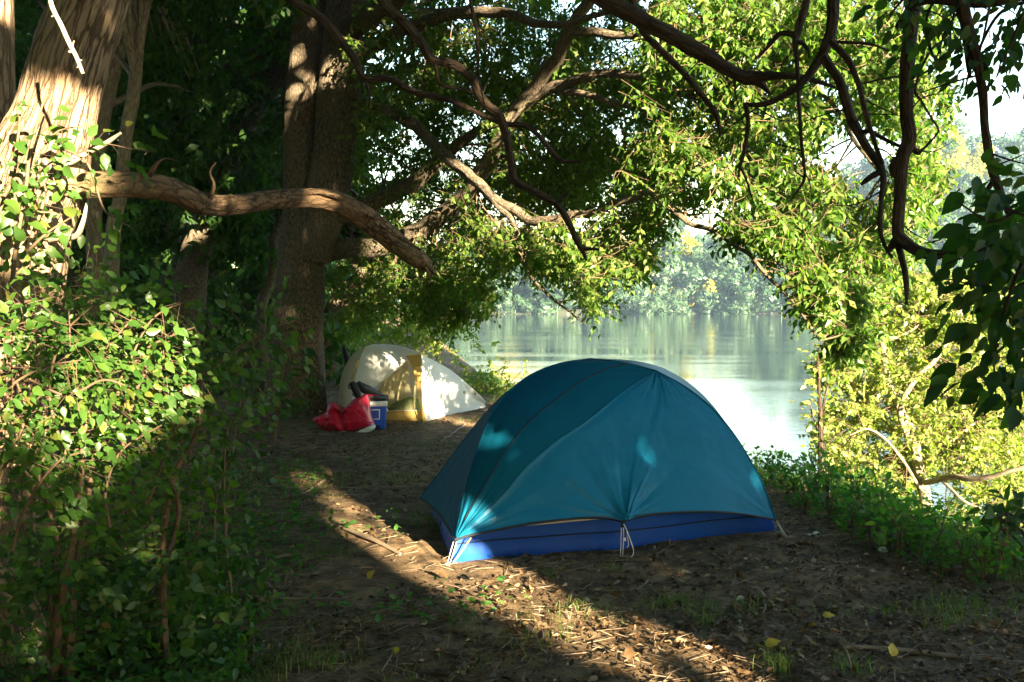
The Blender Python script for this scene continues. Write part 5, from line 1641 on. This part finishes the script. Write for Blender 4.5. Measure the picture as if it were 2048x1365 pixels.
wr_ = resample(PP([(850, 832, 13.0), (846, 770, 12.95), (838, 722, 12.85)]), 20)
patch(mb, np.array([lerp(wl, wr_, t) for t in np.linspace(0, 1, 12)]))
mb.build('inner_wall', M['white_fly'], wt)
for (px, py, d) in ((716, 722, 12.52), (708, 745, 12.6)):
    cord(wt, [(px, py, d - .05), (px - 5, py + 14, d - .03)], .012, 'pole_yellow', 'vent_patch')
for (px, py, d) in ((928, 785, 13.25), (950, 788, 13.55)):
    mb = MB()
    box(mb, P(px, py, d), (.03, .02, .035), .4, 1, .006)
    mb.build('fabric_patch', M['ochre'], wt)
cord(wt, [(848, 846, 12.28), (846, 853, 12.2)], .006, 'alloy', 'stake')
# sleeping bag inside
mb = MB()
tube(mb, [tuple(P(770, 822, 12.80)) + (.02,), tuple(P(784, 819, 12.80)) + (.07,), tuple(P(805, 816, 12.8)) + (.10,), tuple(P(825, 813, 12.75)) + (.115,), tuple(P(842, 816, 12.75)) + (.09,), tuple(P(850, 820, 12.75)) + (.03,)], 30, 16, rough=.16, rfreq=9)
tag(mb.build('sleeping_bag', fabric_mat('green_quilt', (.06, .13, .035), .1, .04)), 'green sleeping bag lying inside the pale tent behind its netting', 'sleeping bag')

# ------------------------------------------------------------------ gear by the pale tent
c = gnd(741, 860)
ck = thing('cooler', 'blue cooler with white lid, between the red bag and the pale tent', 'cooler', (c[0], c[1], 0))
cz = gz(c[0], c[1])
M['cool_blue'] = plain_mat('cooler_blue', (.012, .075, .50), .35, .5, .1)
M['cool_white'] = plain_mat('cooler_white', (.72, .74, .76), .4, .5, .05)
M['black'] = plain_mat('black_nylon', (.012, .012, .014), .55, .4, .3, 30)
mb = MB()
box(mb, (c[0], c[1] + .15, cz + .135), (.335, .27, .27), .18, .90, .022)
mb.build('body', M['cool_blue'], ck)
mb = MB()
box(mb, (c[0], c[1] + .15, cz + .302), (.355, .29, .06), .18, .97, .02)
mb.build('lid', M['cool_white'], ck)
mb = MB()
rz = .18
ux, uy = np.array([math.cos(rz), math.sin(rz), 0]), np.array([-math.sin(rz), math.cos(rz), 0])
fc = np.array([c[0], c[1] + .15, cz]) - uy * .139
for (a, b, w, h) in ((0.02, .235, .13, .012), (.02, .125, .13, .012), (-.039, .18, .012, .12), (.079, .18, .012, .12)):
    box(mb, fc + ux * a + np.array([0, 0, b]) + uy * (.03 * (.27 - b) * .4), (w, .006, h), rz)
mb.build('label_frame', M['cool_white'], ck)
mb = MB()
box(mb, fc + ux * .06 + np.array([0, 0, .035]) + uy * .008, (.05, .03, .035), rz, 1, .006)
mb.build('drain_plug', M['black'], ck)
mb = MB()
for s in (-1, 1):
    tube(mb, [tuple(np.array([c[0], c[1] + .15, cz + .23]) + ux * .172 * s - uy * .06) + (.008,), tuple(np.array([c[0], c[1] + .15, cz + .20]) + ux * .182 * s) + (.009,), tuple(np.array([c[0], c[1] + .15, cz + .23]) + ux * .172 * s + uy * .06) + (.008,)], 12, 6)
mb.build('handle', M['cool_white'], ck)


def pillow(outline, d, thick, n=72, rings=14, folds=.03, ff=7, yshift=0.0):
    """closed stuffed shape from an outline in pixels at depth d"""
    o = resample(np.array(list(outline) + [outline[0]], float), n + 1)[:-1]
    o = PP([(a, b, d) for a, b in o])
    cc = o.mean(0)
    mb = MB()
    fr, bk = [], []
    for k in range(rings + 1):
        r = math.sin(k / rings * math.pi / 2)
        p = cc + (o - cc) * r
        y = thick * math.sqrt(max(0, 1 - r ** 2)) ** .8
        a, b = p.copy(), p.copy()
        fo = (1 - abs(noise3(p, ff, 3))) * 2 - 1
        a[:, 1] -= y + folds * fo * (1 - r ** 4)
        b[:, 1] += y + folds * noise3(p + 3, ff, 3) * (1 - r ** 4)
        fr.append(a)
        bk.append(b)
    for gsel in (fr, bk):
        gg = np.array(gsel)
        patch(mb, np.concatenate([gg, gg[:, :1]], 1))
    return mb


M['red_vinyl'] = fabric_mat('red_vinyl', (.42, .012, .04), .08, .03, .4, .1, bmp=.4)
rb = gnd(690, 866)
rbag = thing('red_bag', 'crumpled red dry bag with a grey base, slumped against the blue cooler', 'bag', (rb[0], rb[1], 0))
pillow([(735, 789), (722, 793), (708, 799), (698, 808), (690, 816), (680, 813), (673, 808), (664, 804), (656, 812), (652, 824), (640, 831), (628, 836), (626, 842), (636, 850), (650, 860), (670, 867), (692, 870), (715, 865), (747, 853), (745, 838), (741, 818), (739, 800)], 11.6, .17, n=110, rings=22, folds=.035, ff=8).build('bag_body', M['red_vinyl'], rbag)
pillow([(684, 860), (692, 866), (715, 862), (746, 849), (750, 857), (738, 865), (715, 871), (694, 874), (682, 869)], 11.5, .10, folds=.015).build('bag_base', plain_mat('grey_vinyl', (.42, .44, .46), .5, .4, .15), rbag)
mb = MB()
tube(mb, np.column_stack([PP([(700, 812, 11.4), (716, 830, 11.37), (733, 842, 11.40), (744, 846, 11.45)]), np.full(4, .008)]), 24, 6)
mb.build('roll_strap', M['red_vinyl'], rbag)

fs = thing('folded_seat', 'black folded camp seat with straps and thin red piping, lying on the cooler lid', 'camp seat', P(742, 800, 11.75))
mb = MB()
px_tube(mb, [(716, 768, 11.62, 14), (724, 775, 11.66, 19), (740, 783, 11.72, 17), (757, 790, 11.8, 13), (773, 797, 11.88, 9)], 24, 14, rough=.12, rfreq=14)
mb.build('back_panel', M['black'], fs)
mb = MB()
px_tube(mb, [(727, 797, 11.66, 14), (745, 795, 11.72, 15), (762, 797, 11.8, 15), (770, 797, 11.84, 14), (776, 793, 11.86, 6)], 22, 14, rough=.12, rfreq=16)
mb.build('seat_panel', M['black'], fs)
cord(fs, [(728, 789, 11.58), (742, 791, 11.64), (758, 792, 11.73)], .006, 'red_vinyl', 'red_piping')
mb = MB()
px_tube(mb, [(704, 766, 11.6, 12), (709, 775, 11.6, 16), (714, 785, 11.6, 17), (718, 796, 11.62, 12)], 16, 12, rough=.18, rfreq=18)
mb.build('strap_bundle', M['black'], fs)
cord(fs, [(706, 764, 11.58), (699, 768, 11.58), (697, 776, 11.58), (701, 777, 11.58), (704, 770, 11.58)], .007, 'black', 'strap')
cord(fs, [(716, 775, 11.55), (721, 769, 11.55), (728, 774, 11.56), (733, 778, 11.6)], .006, 'black', 'strap')
cord(fs, [(708, 784, 11.55), (705, 790, 11.55), (712, 794, 11.55), (720, 793, 11.55)], .006, 'black', 'strap')

# paddle standing behind the pale tent
pb = P(700, 800, 14.3)
pd = thing('paddle', 'black paddle blade sticking up behind the left end of the pale tent', 'paddle', (pb[0], pb[1], 0))
ol = resample(np.array([(686, 692), (685, 700), (687, 712), (691, 726), (697, 738), (703, 738), (703, 724), (699, 710), (693, 697), (688, 690), (686, 692)], float), 41)[:-1]
f0 = PP([(a, b, 14.3) for a, b in ol])
cc = f0.mean(0)
mb = MB()
fr = np.array([cc + (f0 - cc) * r + np.array([0, -.022 * (1 - r * r) - .004, 0]) for r in np.linspace(0.02, 1, 6)])
bk = fr.copy()
bk[..., 1] += 2 * (cc[1] - fr[..., 1])
for gg in (fr, bk, np.array([fr[-1], bk[-1]])):
    patch(mb, np.concatenate([gg, gg[:, :1]], 1))
mb.build('blade', M['black'], pd)
mb = MB()
tube(mb, [tuple(P(699, 730, 14.3)) + (.015,), tuple(P(712, 775, 14.3)) + (.015,), (P(724, 812, 14.3)[0], 14.3, gz(-2.1, 14.3)) + (.015,)], 12, 10)
mb.build('shaft', M['alloy'], pd)

# ------------------------------------------------------------------ things lying on the ground
STICKS = [('pale curved stick lying among the leaves left of the blue tent', [(433, 1106, 8), (470, 1122, 9), (510, 1150, 10), (548, 1188, 9)]),
          ('long straight stick on the ground left of the blue tent corner', [(630, 1042, 9), (690, 1062, 9), (760, 1090, 9), (800, 1112, 6)]),
          ('thin pale stick lying along the lower left ground', [(405, 1186, 5), (520, 1196, 5), (620, 1200, 6), (695, 1196, 4)]),
          ('dark root like stick along the lower right ground', [(1690, 1300, 10), (1800, 1306, 12), (1920, 1318, 12), (2060, 1330, 10)]),
          ('forked grey stick among the weeds beside the shaded bush', [(520, 1150, 7), (545, 1125, 7), (560, 1118, 8), (590, 1112, 4)]),
          ('short upright looking twig at lower centre left', [(762, 1345, 4), (775, 1325, 4), (788, 1305, 3)]),
          ('bent twig lying right of the lit strip of ground', [(1520, 1200, 4), (1530, 1215, 4), (1522, 1235, 3)]),
          ('brown stick half buried near the sunlit strip', [(560, 1000, 8), (610, 985, 8), (650, 962, 5)]),
          ('slender twig near the middle guy line of the blue tent', [(1272, 1180, 3), (1290, 1168, 4), (1296, 1158, 3)]),
          ('thin twig on the ground in front of the pale tent', [(930, 850, 4), (905, 870, 4), (880, 882, 3)])]
for lab, rows in STICKS:
    r = []
    for a, b, w in rows:
        p = on_ground(a, b)
        rad = w * .5 / F * p[1]
        r.append(np.append(p + np.array([0, 0, rad * .7]), rad))
    mb = MB()
    tube(mb, r, 26, 8, rough=.12, rfreq=25, wobble=.008)
    tag(mb.build('stick', M['stick']), lab, 'stick')


def wedge(n, y0, y1, pw=1.6, pad=1.12):
    """random ground points inside the view, denser near the camera"""
    y = y0 + (y1 - y0) * RNG.uniform(0, 1, n) ** pw
    x = RNG.uniform(-.515, .515, n) * y * pad
    return x, y


def free(x, y):
    """not under the tents or the big trunks, and on dry land"""
    s = edge_dist(x, y)
    cx, cy = x - .53, y - 6.85
    a = math.atan2(.73, 2.08)
    u, v = cx * math.cos(a) + cy * math.sin(a), -cx * math.sin(a) + cy * math.cos(a)
    return ~((abs(u) < 1.12) & (abs(v) < .74)) & ~((x > -2.1) & (x < -.5) & (y > 12.5) & (y < 14.6) & (x + 2.1 < 1.5)) & (np.hypot(x + 2.85, y - 13.4) > .4)


# dead leaves
x, y = wedge(90000, 3.2, 22, 1.9)
ok = free(x, y) & (edge_dist(x, y) < .7)
x, y = x[ok], y[ok]
cl = noise3(np.stack([x, y, x * 0], -1), 1.6, 3) + .35 * (x > .5)
ok = RNG.uniform(-.7, .9, len(x)) < cl * 1.1
x, y = x[ok], y[ok]
n = len(x)
pos = np.stack([x, y, ground_z(x, y) + RNG.uniform(.003, .022, n)], -1)
d = RNG.normal(size=(n, 3)) * np.array([1, 1, .28])
nr = np.array([0, 0, 1.0]) + RNG.normal(size=(n, 3)) * .42
sz = RNG.uniform(.015, .05, n) * (1 + .5 * (RNG.uniform(0, 1, n) > .9))
mb = MB()
h = n // 2
scatter(mb, leaf_hi(.26, .35, .03), pos[:h], d[:h], nr[:h], sz[:h])
scatter(mb, leaf_lo(.17), pos[h:], d[h:], nr[h:], sz[h:])
o = mb.build('leaf_litter', M['litter'])
tag(o, 'dry brown leaf litter scattered over the bare dirt', 'leaf litter', kind='stuff')
# small twigs in the litter
x, y = wedge(4500, 3.3, 14, 1.6)
ok = free(x, y) & (edge_dist(x, y) < .4)
x, y = x[ok], y[ok]
a = np.stack([x, y, ground_z(x, y) + .006], -1)
th = RNG.uniform(0, 6.28, len(x))
L = RNG.uniform(.03, .16, len(x)) * (1 + 1.4 * (RNG.uniform(0, 1, len(x)) > .94))
b = np.stack([x + np.cos(th) * L, y + np.sin(th) * L, a[:, 2]], -1)
b[:, 2] = ground_z(b[:, 0], b[:, 1]) + .008 + RNG.uniform(0, .02, len(x))
mb = MB()
twigs(mb, a, b, .0026)
o = mb.build('twig_litter', M['stick'])
tag(o, 'small broken twigs scattered over the dirt', 'twigs', kind='stuff')

# single fallen leaves that stand out
fall = [((800, 1308), 'yellow_leaf', 'yellow fallen leaf standing on edge at lower centre left', .06), ((1262, 1232 + 98), 'litter', 'tan curled dead leaf at the bottom of the lit ground strip', .07), ((1530, 1300), 'yellow_leaf', 'pale yellow fallen leaf at lower right of centre', .07), ((1784, 1322), 'yellow_leaf', 'curled yellow leaf on the dark ground at lower right', .07), ((1645, 1240), 'yellow_leaf', 'orange yellow leaf lying in shade right of the tent front', .06), ((862, 1290), 'litter', 'orange brown leaf lying left of the lit ground strip', .06), ((304, 1318), 'yellow_leaf', 'yellow leaf on the dark ground below the thicket', .06), ((1200, 1345), 'litter', 'large tan dead leaf at the bottom edge in the light', .08), ((590, 1100), 'yellow_leaf', 'small yellow leaf among the weeds left of the blue tent', .045), ((735, 1165), 'yellow_leaf', 'yellow green leaf in shade beside the lit strip', .06)]
for (px, py), mt, lab, s in fall:
    p = on_ground(px, py)
    mb = MB()
    v, f = leaf_hi(.33, .4, .03)
    scatter(mb, (v, f), np.array([p + np.array([0, 0, .02])]), RNG.normal(size=(1, 3)) * np.array([1, 1, .3]) + np.array([0, 0, .25]), np.array([[RNG.uniform(-.4, .4), -.5, .8]]), [s])
    tag(mb.build('fallen_leaf', M[mt]), lab, 'leaf')
# a few pale stones by the right guy line
for (px, py, s, lab) in ((1766, 1104, .03, 'white pebble on the dirt near the bank edge'), (1632, 1070, .022, 'small pale stone just right of the blue tent'), (1619, 1072, .016, 'tiny pale stone beside the right guy line stake')):
    p = on_ground(px, py)
    mb = MB()
    tube(mb, [(p[0] - s, p[1], p[2] + s * .3, s * .1), (p[0] - s * .7, p[1], p[2] + s * .35, s * .5), (p[0], p[1], p[2] + s * .4, s * .65), (p[0] + s * .7, p[1], p[2] + s * .35, s * .45), (p[0] + s, p[1], p[2] + s * .3, s * .1)], 12, 10, rough=.1, rfreq=40)
    tag(mb.build('pebble', plain_mat('pale_stone', (.55, .54, .5), .8, .3)), lab, 'pebble')


# grass
def blades(mb, x, y, h, w, lean):
    n = len(x)
    z = ground_z(x, y) - .004
    th, ph = RNG.uniform(0, 6.28, n), RNG.uniform(0, 6.28, n)
    ax = np.stack([np.cos(th), np.sin(th), th * 0], -1)
    ln = np.stack([np.cos(ph), np.sin(ph), ph * 0], -1) * lean[:, None]
    b = np.stack([x, y, z], -1)
    up = np.array([0, 0, 1.0])
    v = [b - ax * w[:, None], b + ax * w[:, None]]
    m1 = b + up * (h * .55)[:, None] + ln * (h * .3)[:, None]
    v += [m1 - ax * (w * .7)[:, None], m1 + ax * (w * .7)[:, None]]
    m2 = b + up * (h * .85)[:, None] + ln * (h * .75)[:, None]
    v += [m2 - ax * (w * .45)[:, None], m2 + ax * (w * .45)[:, None]]
    v.append(b + up * (h * (.95 - .3 * lean))[:, None] + ln * (h * 1.15)[:, None])
    v = np.stack(v, 1)
    k = (np.arange(n) * 7)[:, None, None]
    mb.add(v.reshape(-1, 3), (np.array([(4, 5, 6)])[None] + k).reshape(-1, 3), (np.array([(0, 1, 3, 2), (2, 3, 5, 4)])[None] + k).reshape(-1, 4))


x, y = wedge(110000, 3.2, 20, 1.6)
q = np.stack([x, y, x * 0], -1)
pr = noise3(q + 4, 1.15, 3) + .5 * noise3(q + 9, 4.5, 2)
s = edge_dist(x, y)
pr = pr + .9 * np.clip(1 - np.abs(s - .4) / 1.2, 0, 1) + .5 * ((x < -.9) & (y < 6)) - .35 * ((np.abs(x + .5 * y - 2.6) < .45) & (y > 4.5))
ok = free(x, y) & (pr > .30 + RNG.uniform(-.25, .35, len(x))) & (s < 2.5)
x, y, s = x[ok], y[ok], s[ok]
mb = MB()
hh = RNG.uniform(.02, .085, len(x)) * (1 + .8 * (s > -.3))
blades(mb, x, y, hh, RNG.uniform(.0012, .003, len(x)), RNG.uniform(.1, 1.0, len(x)))
o = mb.build('grass', M['grass'])
tag(o, 'sparse short grass tufts growing through the dirt', 'grass', kind='stuff')
# seedlings and creeping broad leaves
x, y = wedge(9000, 3.3, 16, 1.5)
q = np.stack([x, y, x * 0], -1)
pr = noise3(q + 14, 1.0, 3) + .9 * (x < -.12 * y - .6) * (y < 9) - .5 * (y > 10)
ok = free(x, y) & (pr > .55 + RNG.uniform(-.3, .3, len(x))) & (edge_dist(x, y) < .5)
x, y = x[ok], y[ok]
mb = MB()
k = 5
n = len(x)
b = np.stack([x, y, ground_z(x, y)], -1)
pos = np.repeat(b, k, 0) + RNG.normal(size=(n * k, 3)) * np.array([.05, .05, 0]) + np.stack([np.zeros(n * k), np.zeros(n * k), RNG.uniform(.01, .11, n * k)], -1)
d = RNG.normal(size=(n * k, 3)) * np.array([1, 1, .35])
scatter(mb, HI_W, pos, d, np.array([0, -.15, 1.0]) + RNG.normal(size=(n * k, 3)) * .35, RNG.uniform(.02, .06, n * k))
o = mb.build('ground_creeper', M['weed_leaf'])
tag(o, 'low broad leaved seedlings and creepers in the shade', 'ground cover', kind='stuff')


# taller single grass tufts in the lit strip
def tuft(px, py, n, h, lab, mat='grass'):
    p = on_ground(px, py)
    mb = MB()
    blades(mb, p[0] + RNG.normal(size=n) * .035, p[1] + RNG.normal(size=n) * .035, RNG.uniform(.5, 1.1, n) * h, RNG.uniform(.0015, .003, n), RNG.uniform(.2, 1.2, n))
    tag(mb.build('grass_tuft', M[mat]), lab, 'grass tuft')


for a in ((870, 1060, 26, .16, 'arching grass tuft in shade beside the left corner of the blue tent'), (1410, 1250, 40, .11, 'dry grass tuft at the far right of the lit ground strip'), (1360, 1210, 40, .09, 'pale dry grass tuft in the middle of the lit strip'), (1555, 1345, 44, .13, 'sunlit grass tuft at the bottom edge right of centre'), (1230, 1140, 30, .07, 'small green grass tuft under the middle guy line'), (1700, 1345, 40, .12, 'dark grass tuft at the lower right'), (1100, 1150, 26, .06, 'short grass tuft in front of the blue wall'), (640, 1330, 40, .09, 'dim grass patch at lower left of the bare ground'), (1600, 1010, 40, .12, 'grass tuft on the bank just right of the blue tent')):
    tuft(*a)


# leafy weeds along the bank, copies of three plants
def weed(seed):
    rg = np.random.default_rng(seed)
    st = []
    for i in range(5):
        a, r = rg.uniform(0, 6.28), rg.uniform(.05, .16)
        h = rg.uniform(.18, .36)
        st.append(np.array([(0, 0, 0, .006), (r * .4 * math.cos(a), r * .4 * math.sin(a), h * .6, .004), (r * math.cos(a), r * math.sin(a), h, .002)]))
    return st


protos = []
WLAB = 'broad leaved green weed plant growing along the top of the bank'
for sd in (1, 2, 3):
    t = thing('bank_weed', WLAB, 'weed', (0, 0, 0), 'weeds along the top of the bank')
    leafy(t, weed(sd), 110, HI_W, 'weed', M['weed_leaf'], .055, .11, M['twig'], 0, down=.2, stem_seg=5)
    protos.append(t)
WP = [(1560, 960), (1590, 975), (1545, 945), (1615, 960), (1640, 975), (1660, 1000), (1690, 990), (1705, 1020), (1730, 1030), (1760, 1040), (1745, 1070), (1780, 1070), (1800, 1055), (1820, 1085), (1840, 1105), (1860, 1090), (1880, 1120), (1790, 1100), (1905, 1110), (1930, 1130), (1720, 1000), (1670, 960), (1760, 1010), (1840, 1060), (1960, 1140), (1990, 1150), (1880, 1070), (1610, 1000), (1655, 1030), (1700, 1060)]
first = {0: True, 1: True, 2: True}
for i, (px, py) in enumerate(WP):
    p = on_ground(px, min(py + 22, 1160))
    k = i % 3
    if first[k]:
        protos[k].location = p
        protos[k].rotation_euler = (0, 0, RNG.uniform(0, 6.28))
        protos[k].scale = (.9,) * 3
        first[k] = False
    else:
        copy_thing(protos[k], p, RNG.uniform(0, 6.28), RNG.uniform(.6, 1.15))
# rough grass and herbs clothing the bank slope
n = 26000
yy = RNG.uniform(3.5, 20, n)
ss_ = RNG.uniform(.2, 3.6, n)
ex = np.interp(yy, EDGE[3:11, 1], EDGE[3:11, 0])
x, y = ex + ss_ * 1.0, yy
ok = np.abs(x / y) < .56
x, y = x[ok], y[ok]
mb = MB()
n = len(x)
b = np.stack([x, y, ground_z(x, y)], -1)
pos = b + np.stack([RNG.normal(size=n) * .04, RNG.normal(size=n) * .04, RNG.uniform(.02, .28, n)], -1)
scatter(mb, LO_W, pos, RNG.normal(size=(n, 3)) * np.array([1, 1, .4]), np.array([0, -.3, 1.0]) + RNG.normal(size=(n, 3)) * .4, RNG.uniform(.02, .065, n))
gs = RNG.uniform(-.5, 1.6, 9000)
gy = RNG.uniform(4.5, 19, 9000)
gx_ = np.interp(gy, EDGE[3:11, 1], EDGE[3:11, 0]) + gs
blades(mb, gx_, gy, RNG.uniform(.05, .26, 9000) * np.clip(gs + .7, .3, 1), RNG.uniform(.0015, .0035, 9000), RNG.uniform(.1, .9, 9000))
o = mb.build('bank_herbs', M['weed_leaf'])
tag(o, 'mixed green herbs clothing the slope down to the river', 'bank plants', kind='stuff')

# ------------------------------------------------------------------ trees behind the camera: unseen, crowns shaped for shade, gaps cut for sun patches
n = 120000
uu, vv = RNG.uniform(-5.5, 17.5, n), RNG.uniform(.05, 14.5, n)
Yb = RNG.uniform(4.0, 12.5, n)
wd = (uu * U[1] + vv * V[1] + Yb) / -S[1]
pos = uu[:, None] * U + vv[:, None] * V + wd[:, None] * S
ldir = unit(RNG.normal(size=(n, 3)) + np.array([0, 0, -.4]))
lsz = RNG.uniform(.24, .40, n)
bad = in_gap(pos) | in_gap(pos + ldir * lsz[:, None] * .85)
thin = noise3(np.stack([uu, vv, uu * 0 + 3], -1), 2.4, 2)
bad |= (thin > 1.0) & (RNG.uniform(0, 1, n) < .5)
gzz = ground_z(pos[:, 0], pos[:, 1])
ok = ~bad & (pos[:, 2] > gzz + .15)
pos, ldir, lsz = pos[ok], ldir[ok], lsz[ok]
tr = [(-1.5, -7.5), (1.8, -10.5), (4.6, -6.5), (7.4, -10.5), (10.2, -7.0), (13.0, -11), (15.6, -8.0), (18.8, -11), (21.5, -8.5), (-4.2, -10.5)]
own = np.argmin(np.linalg.norm(pos[:, None, :2] - np.array(tr)[None], axis=-1), 1)
for i, (tx, ty) in enumerate(tr):
    mine = pos[own == i]
    if len(mine) < 50:
        continue
    g0 = gz(tx, ty)
    t = thing('unseen_shade_tree', 'unseen leafy tree behind the viewpoint, crown shaped to shade the camp', 'tree', (tx, ty, g0), 'unseen trees behind the viewpoint')
    m = len(mine)
    mb = MB()
    scatter(mb, LO_W, mine, ldir[own == i], RNG.normal(size=(m, 3)) + S * 1.0, lsz[own == i])
    mb.build('crown', M['forest_leaf'], t, kind='stuff')
    top = mine[:, 2].max()
    # the trunk keeps to the side of the gaps
    mb = MB()
    tube(mb, [(tx, ty, g0 - .1, .16), (tx + .1, ty, g0 + 1.5, .12), (tx - .1, ty, g0 + top * .5, .10), (tx, ty, g0 + top * .95, .03)], 30, 12, rough=.05, wobble=.05)
    mb.build('trunk', M['bark_grey'], t)

# ------------------------------------------------------------------ haze over the river
mb = MB()
box(mb, (0, 130, 19), (700, 640, 52))
hm, nt, out = new_mat('river_haze')
pv = nt.nodes.new('ShaderNodeVolumePrincipled')
pv.inputs['Color'].default_value = (.50, .74, 1.0, 1)
pv.inputs['Density'].default_value = .0004
pv.inputs['Anisotropy'].default_value = .1
nt.links.new(pv.outputs[0], out.inputs['Volume'])
hz = mb.build('haze', hm, smooth=False, kind='stuff')
tag(hz, 'thin blue morning haze over the river', 'haze', kind='stuff')
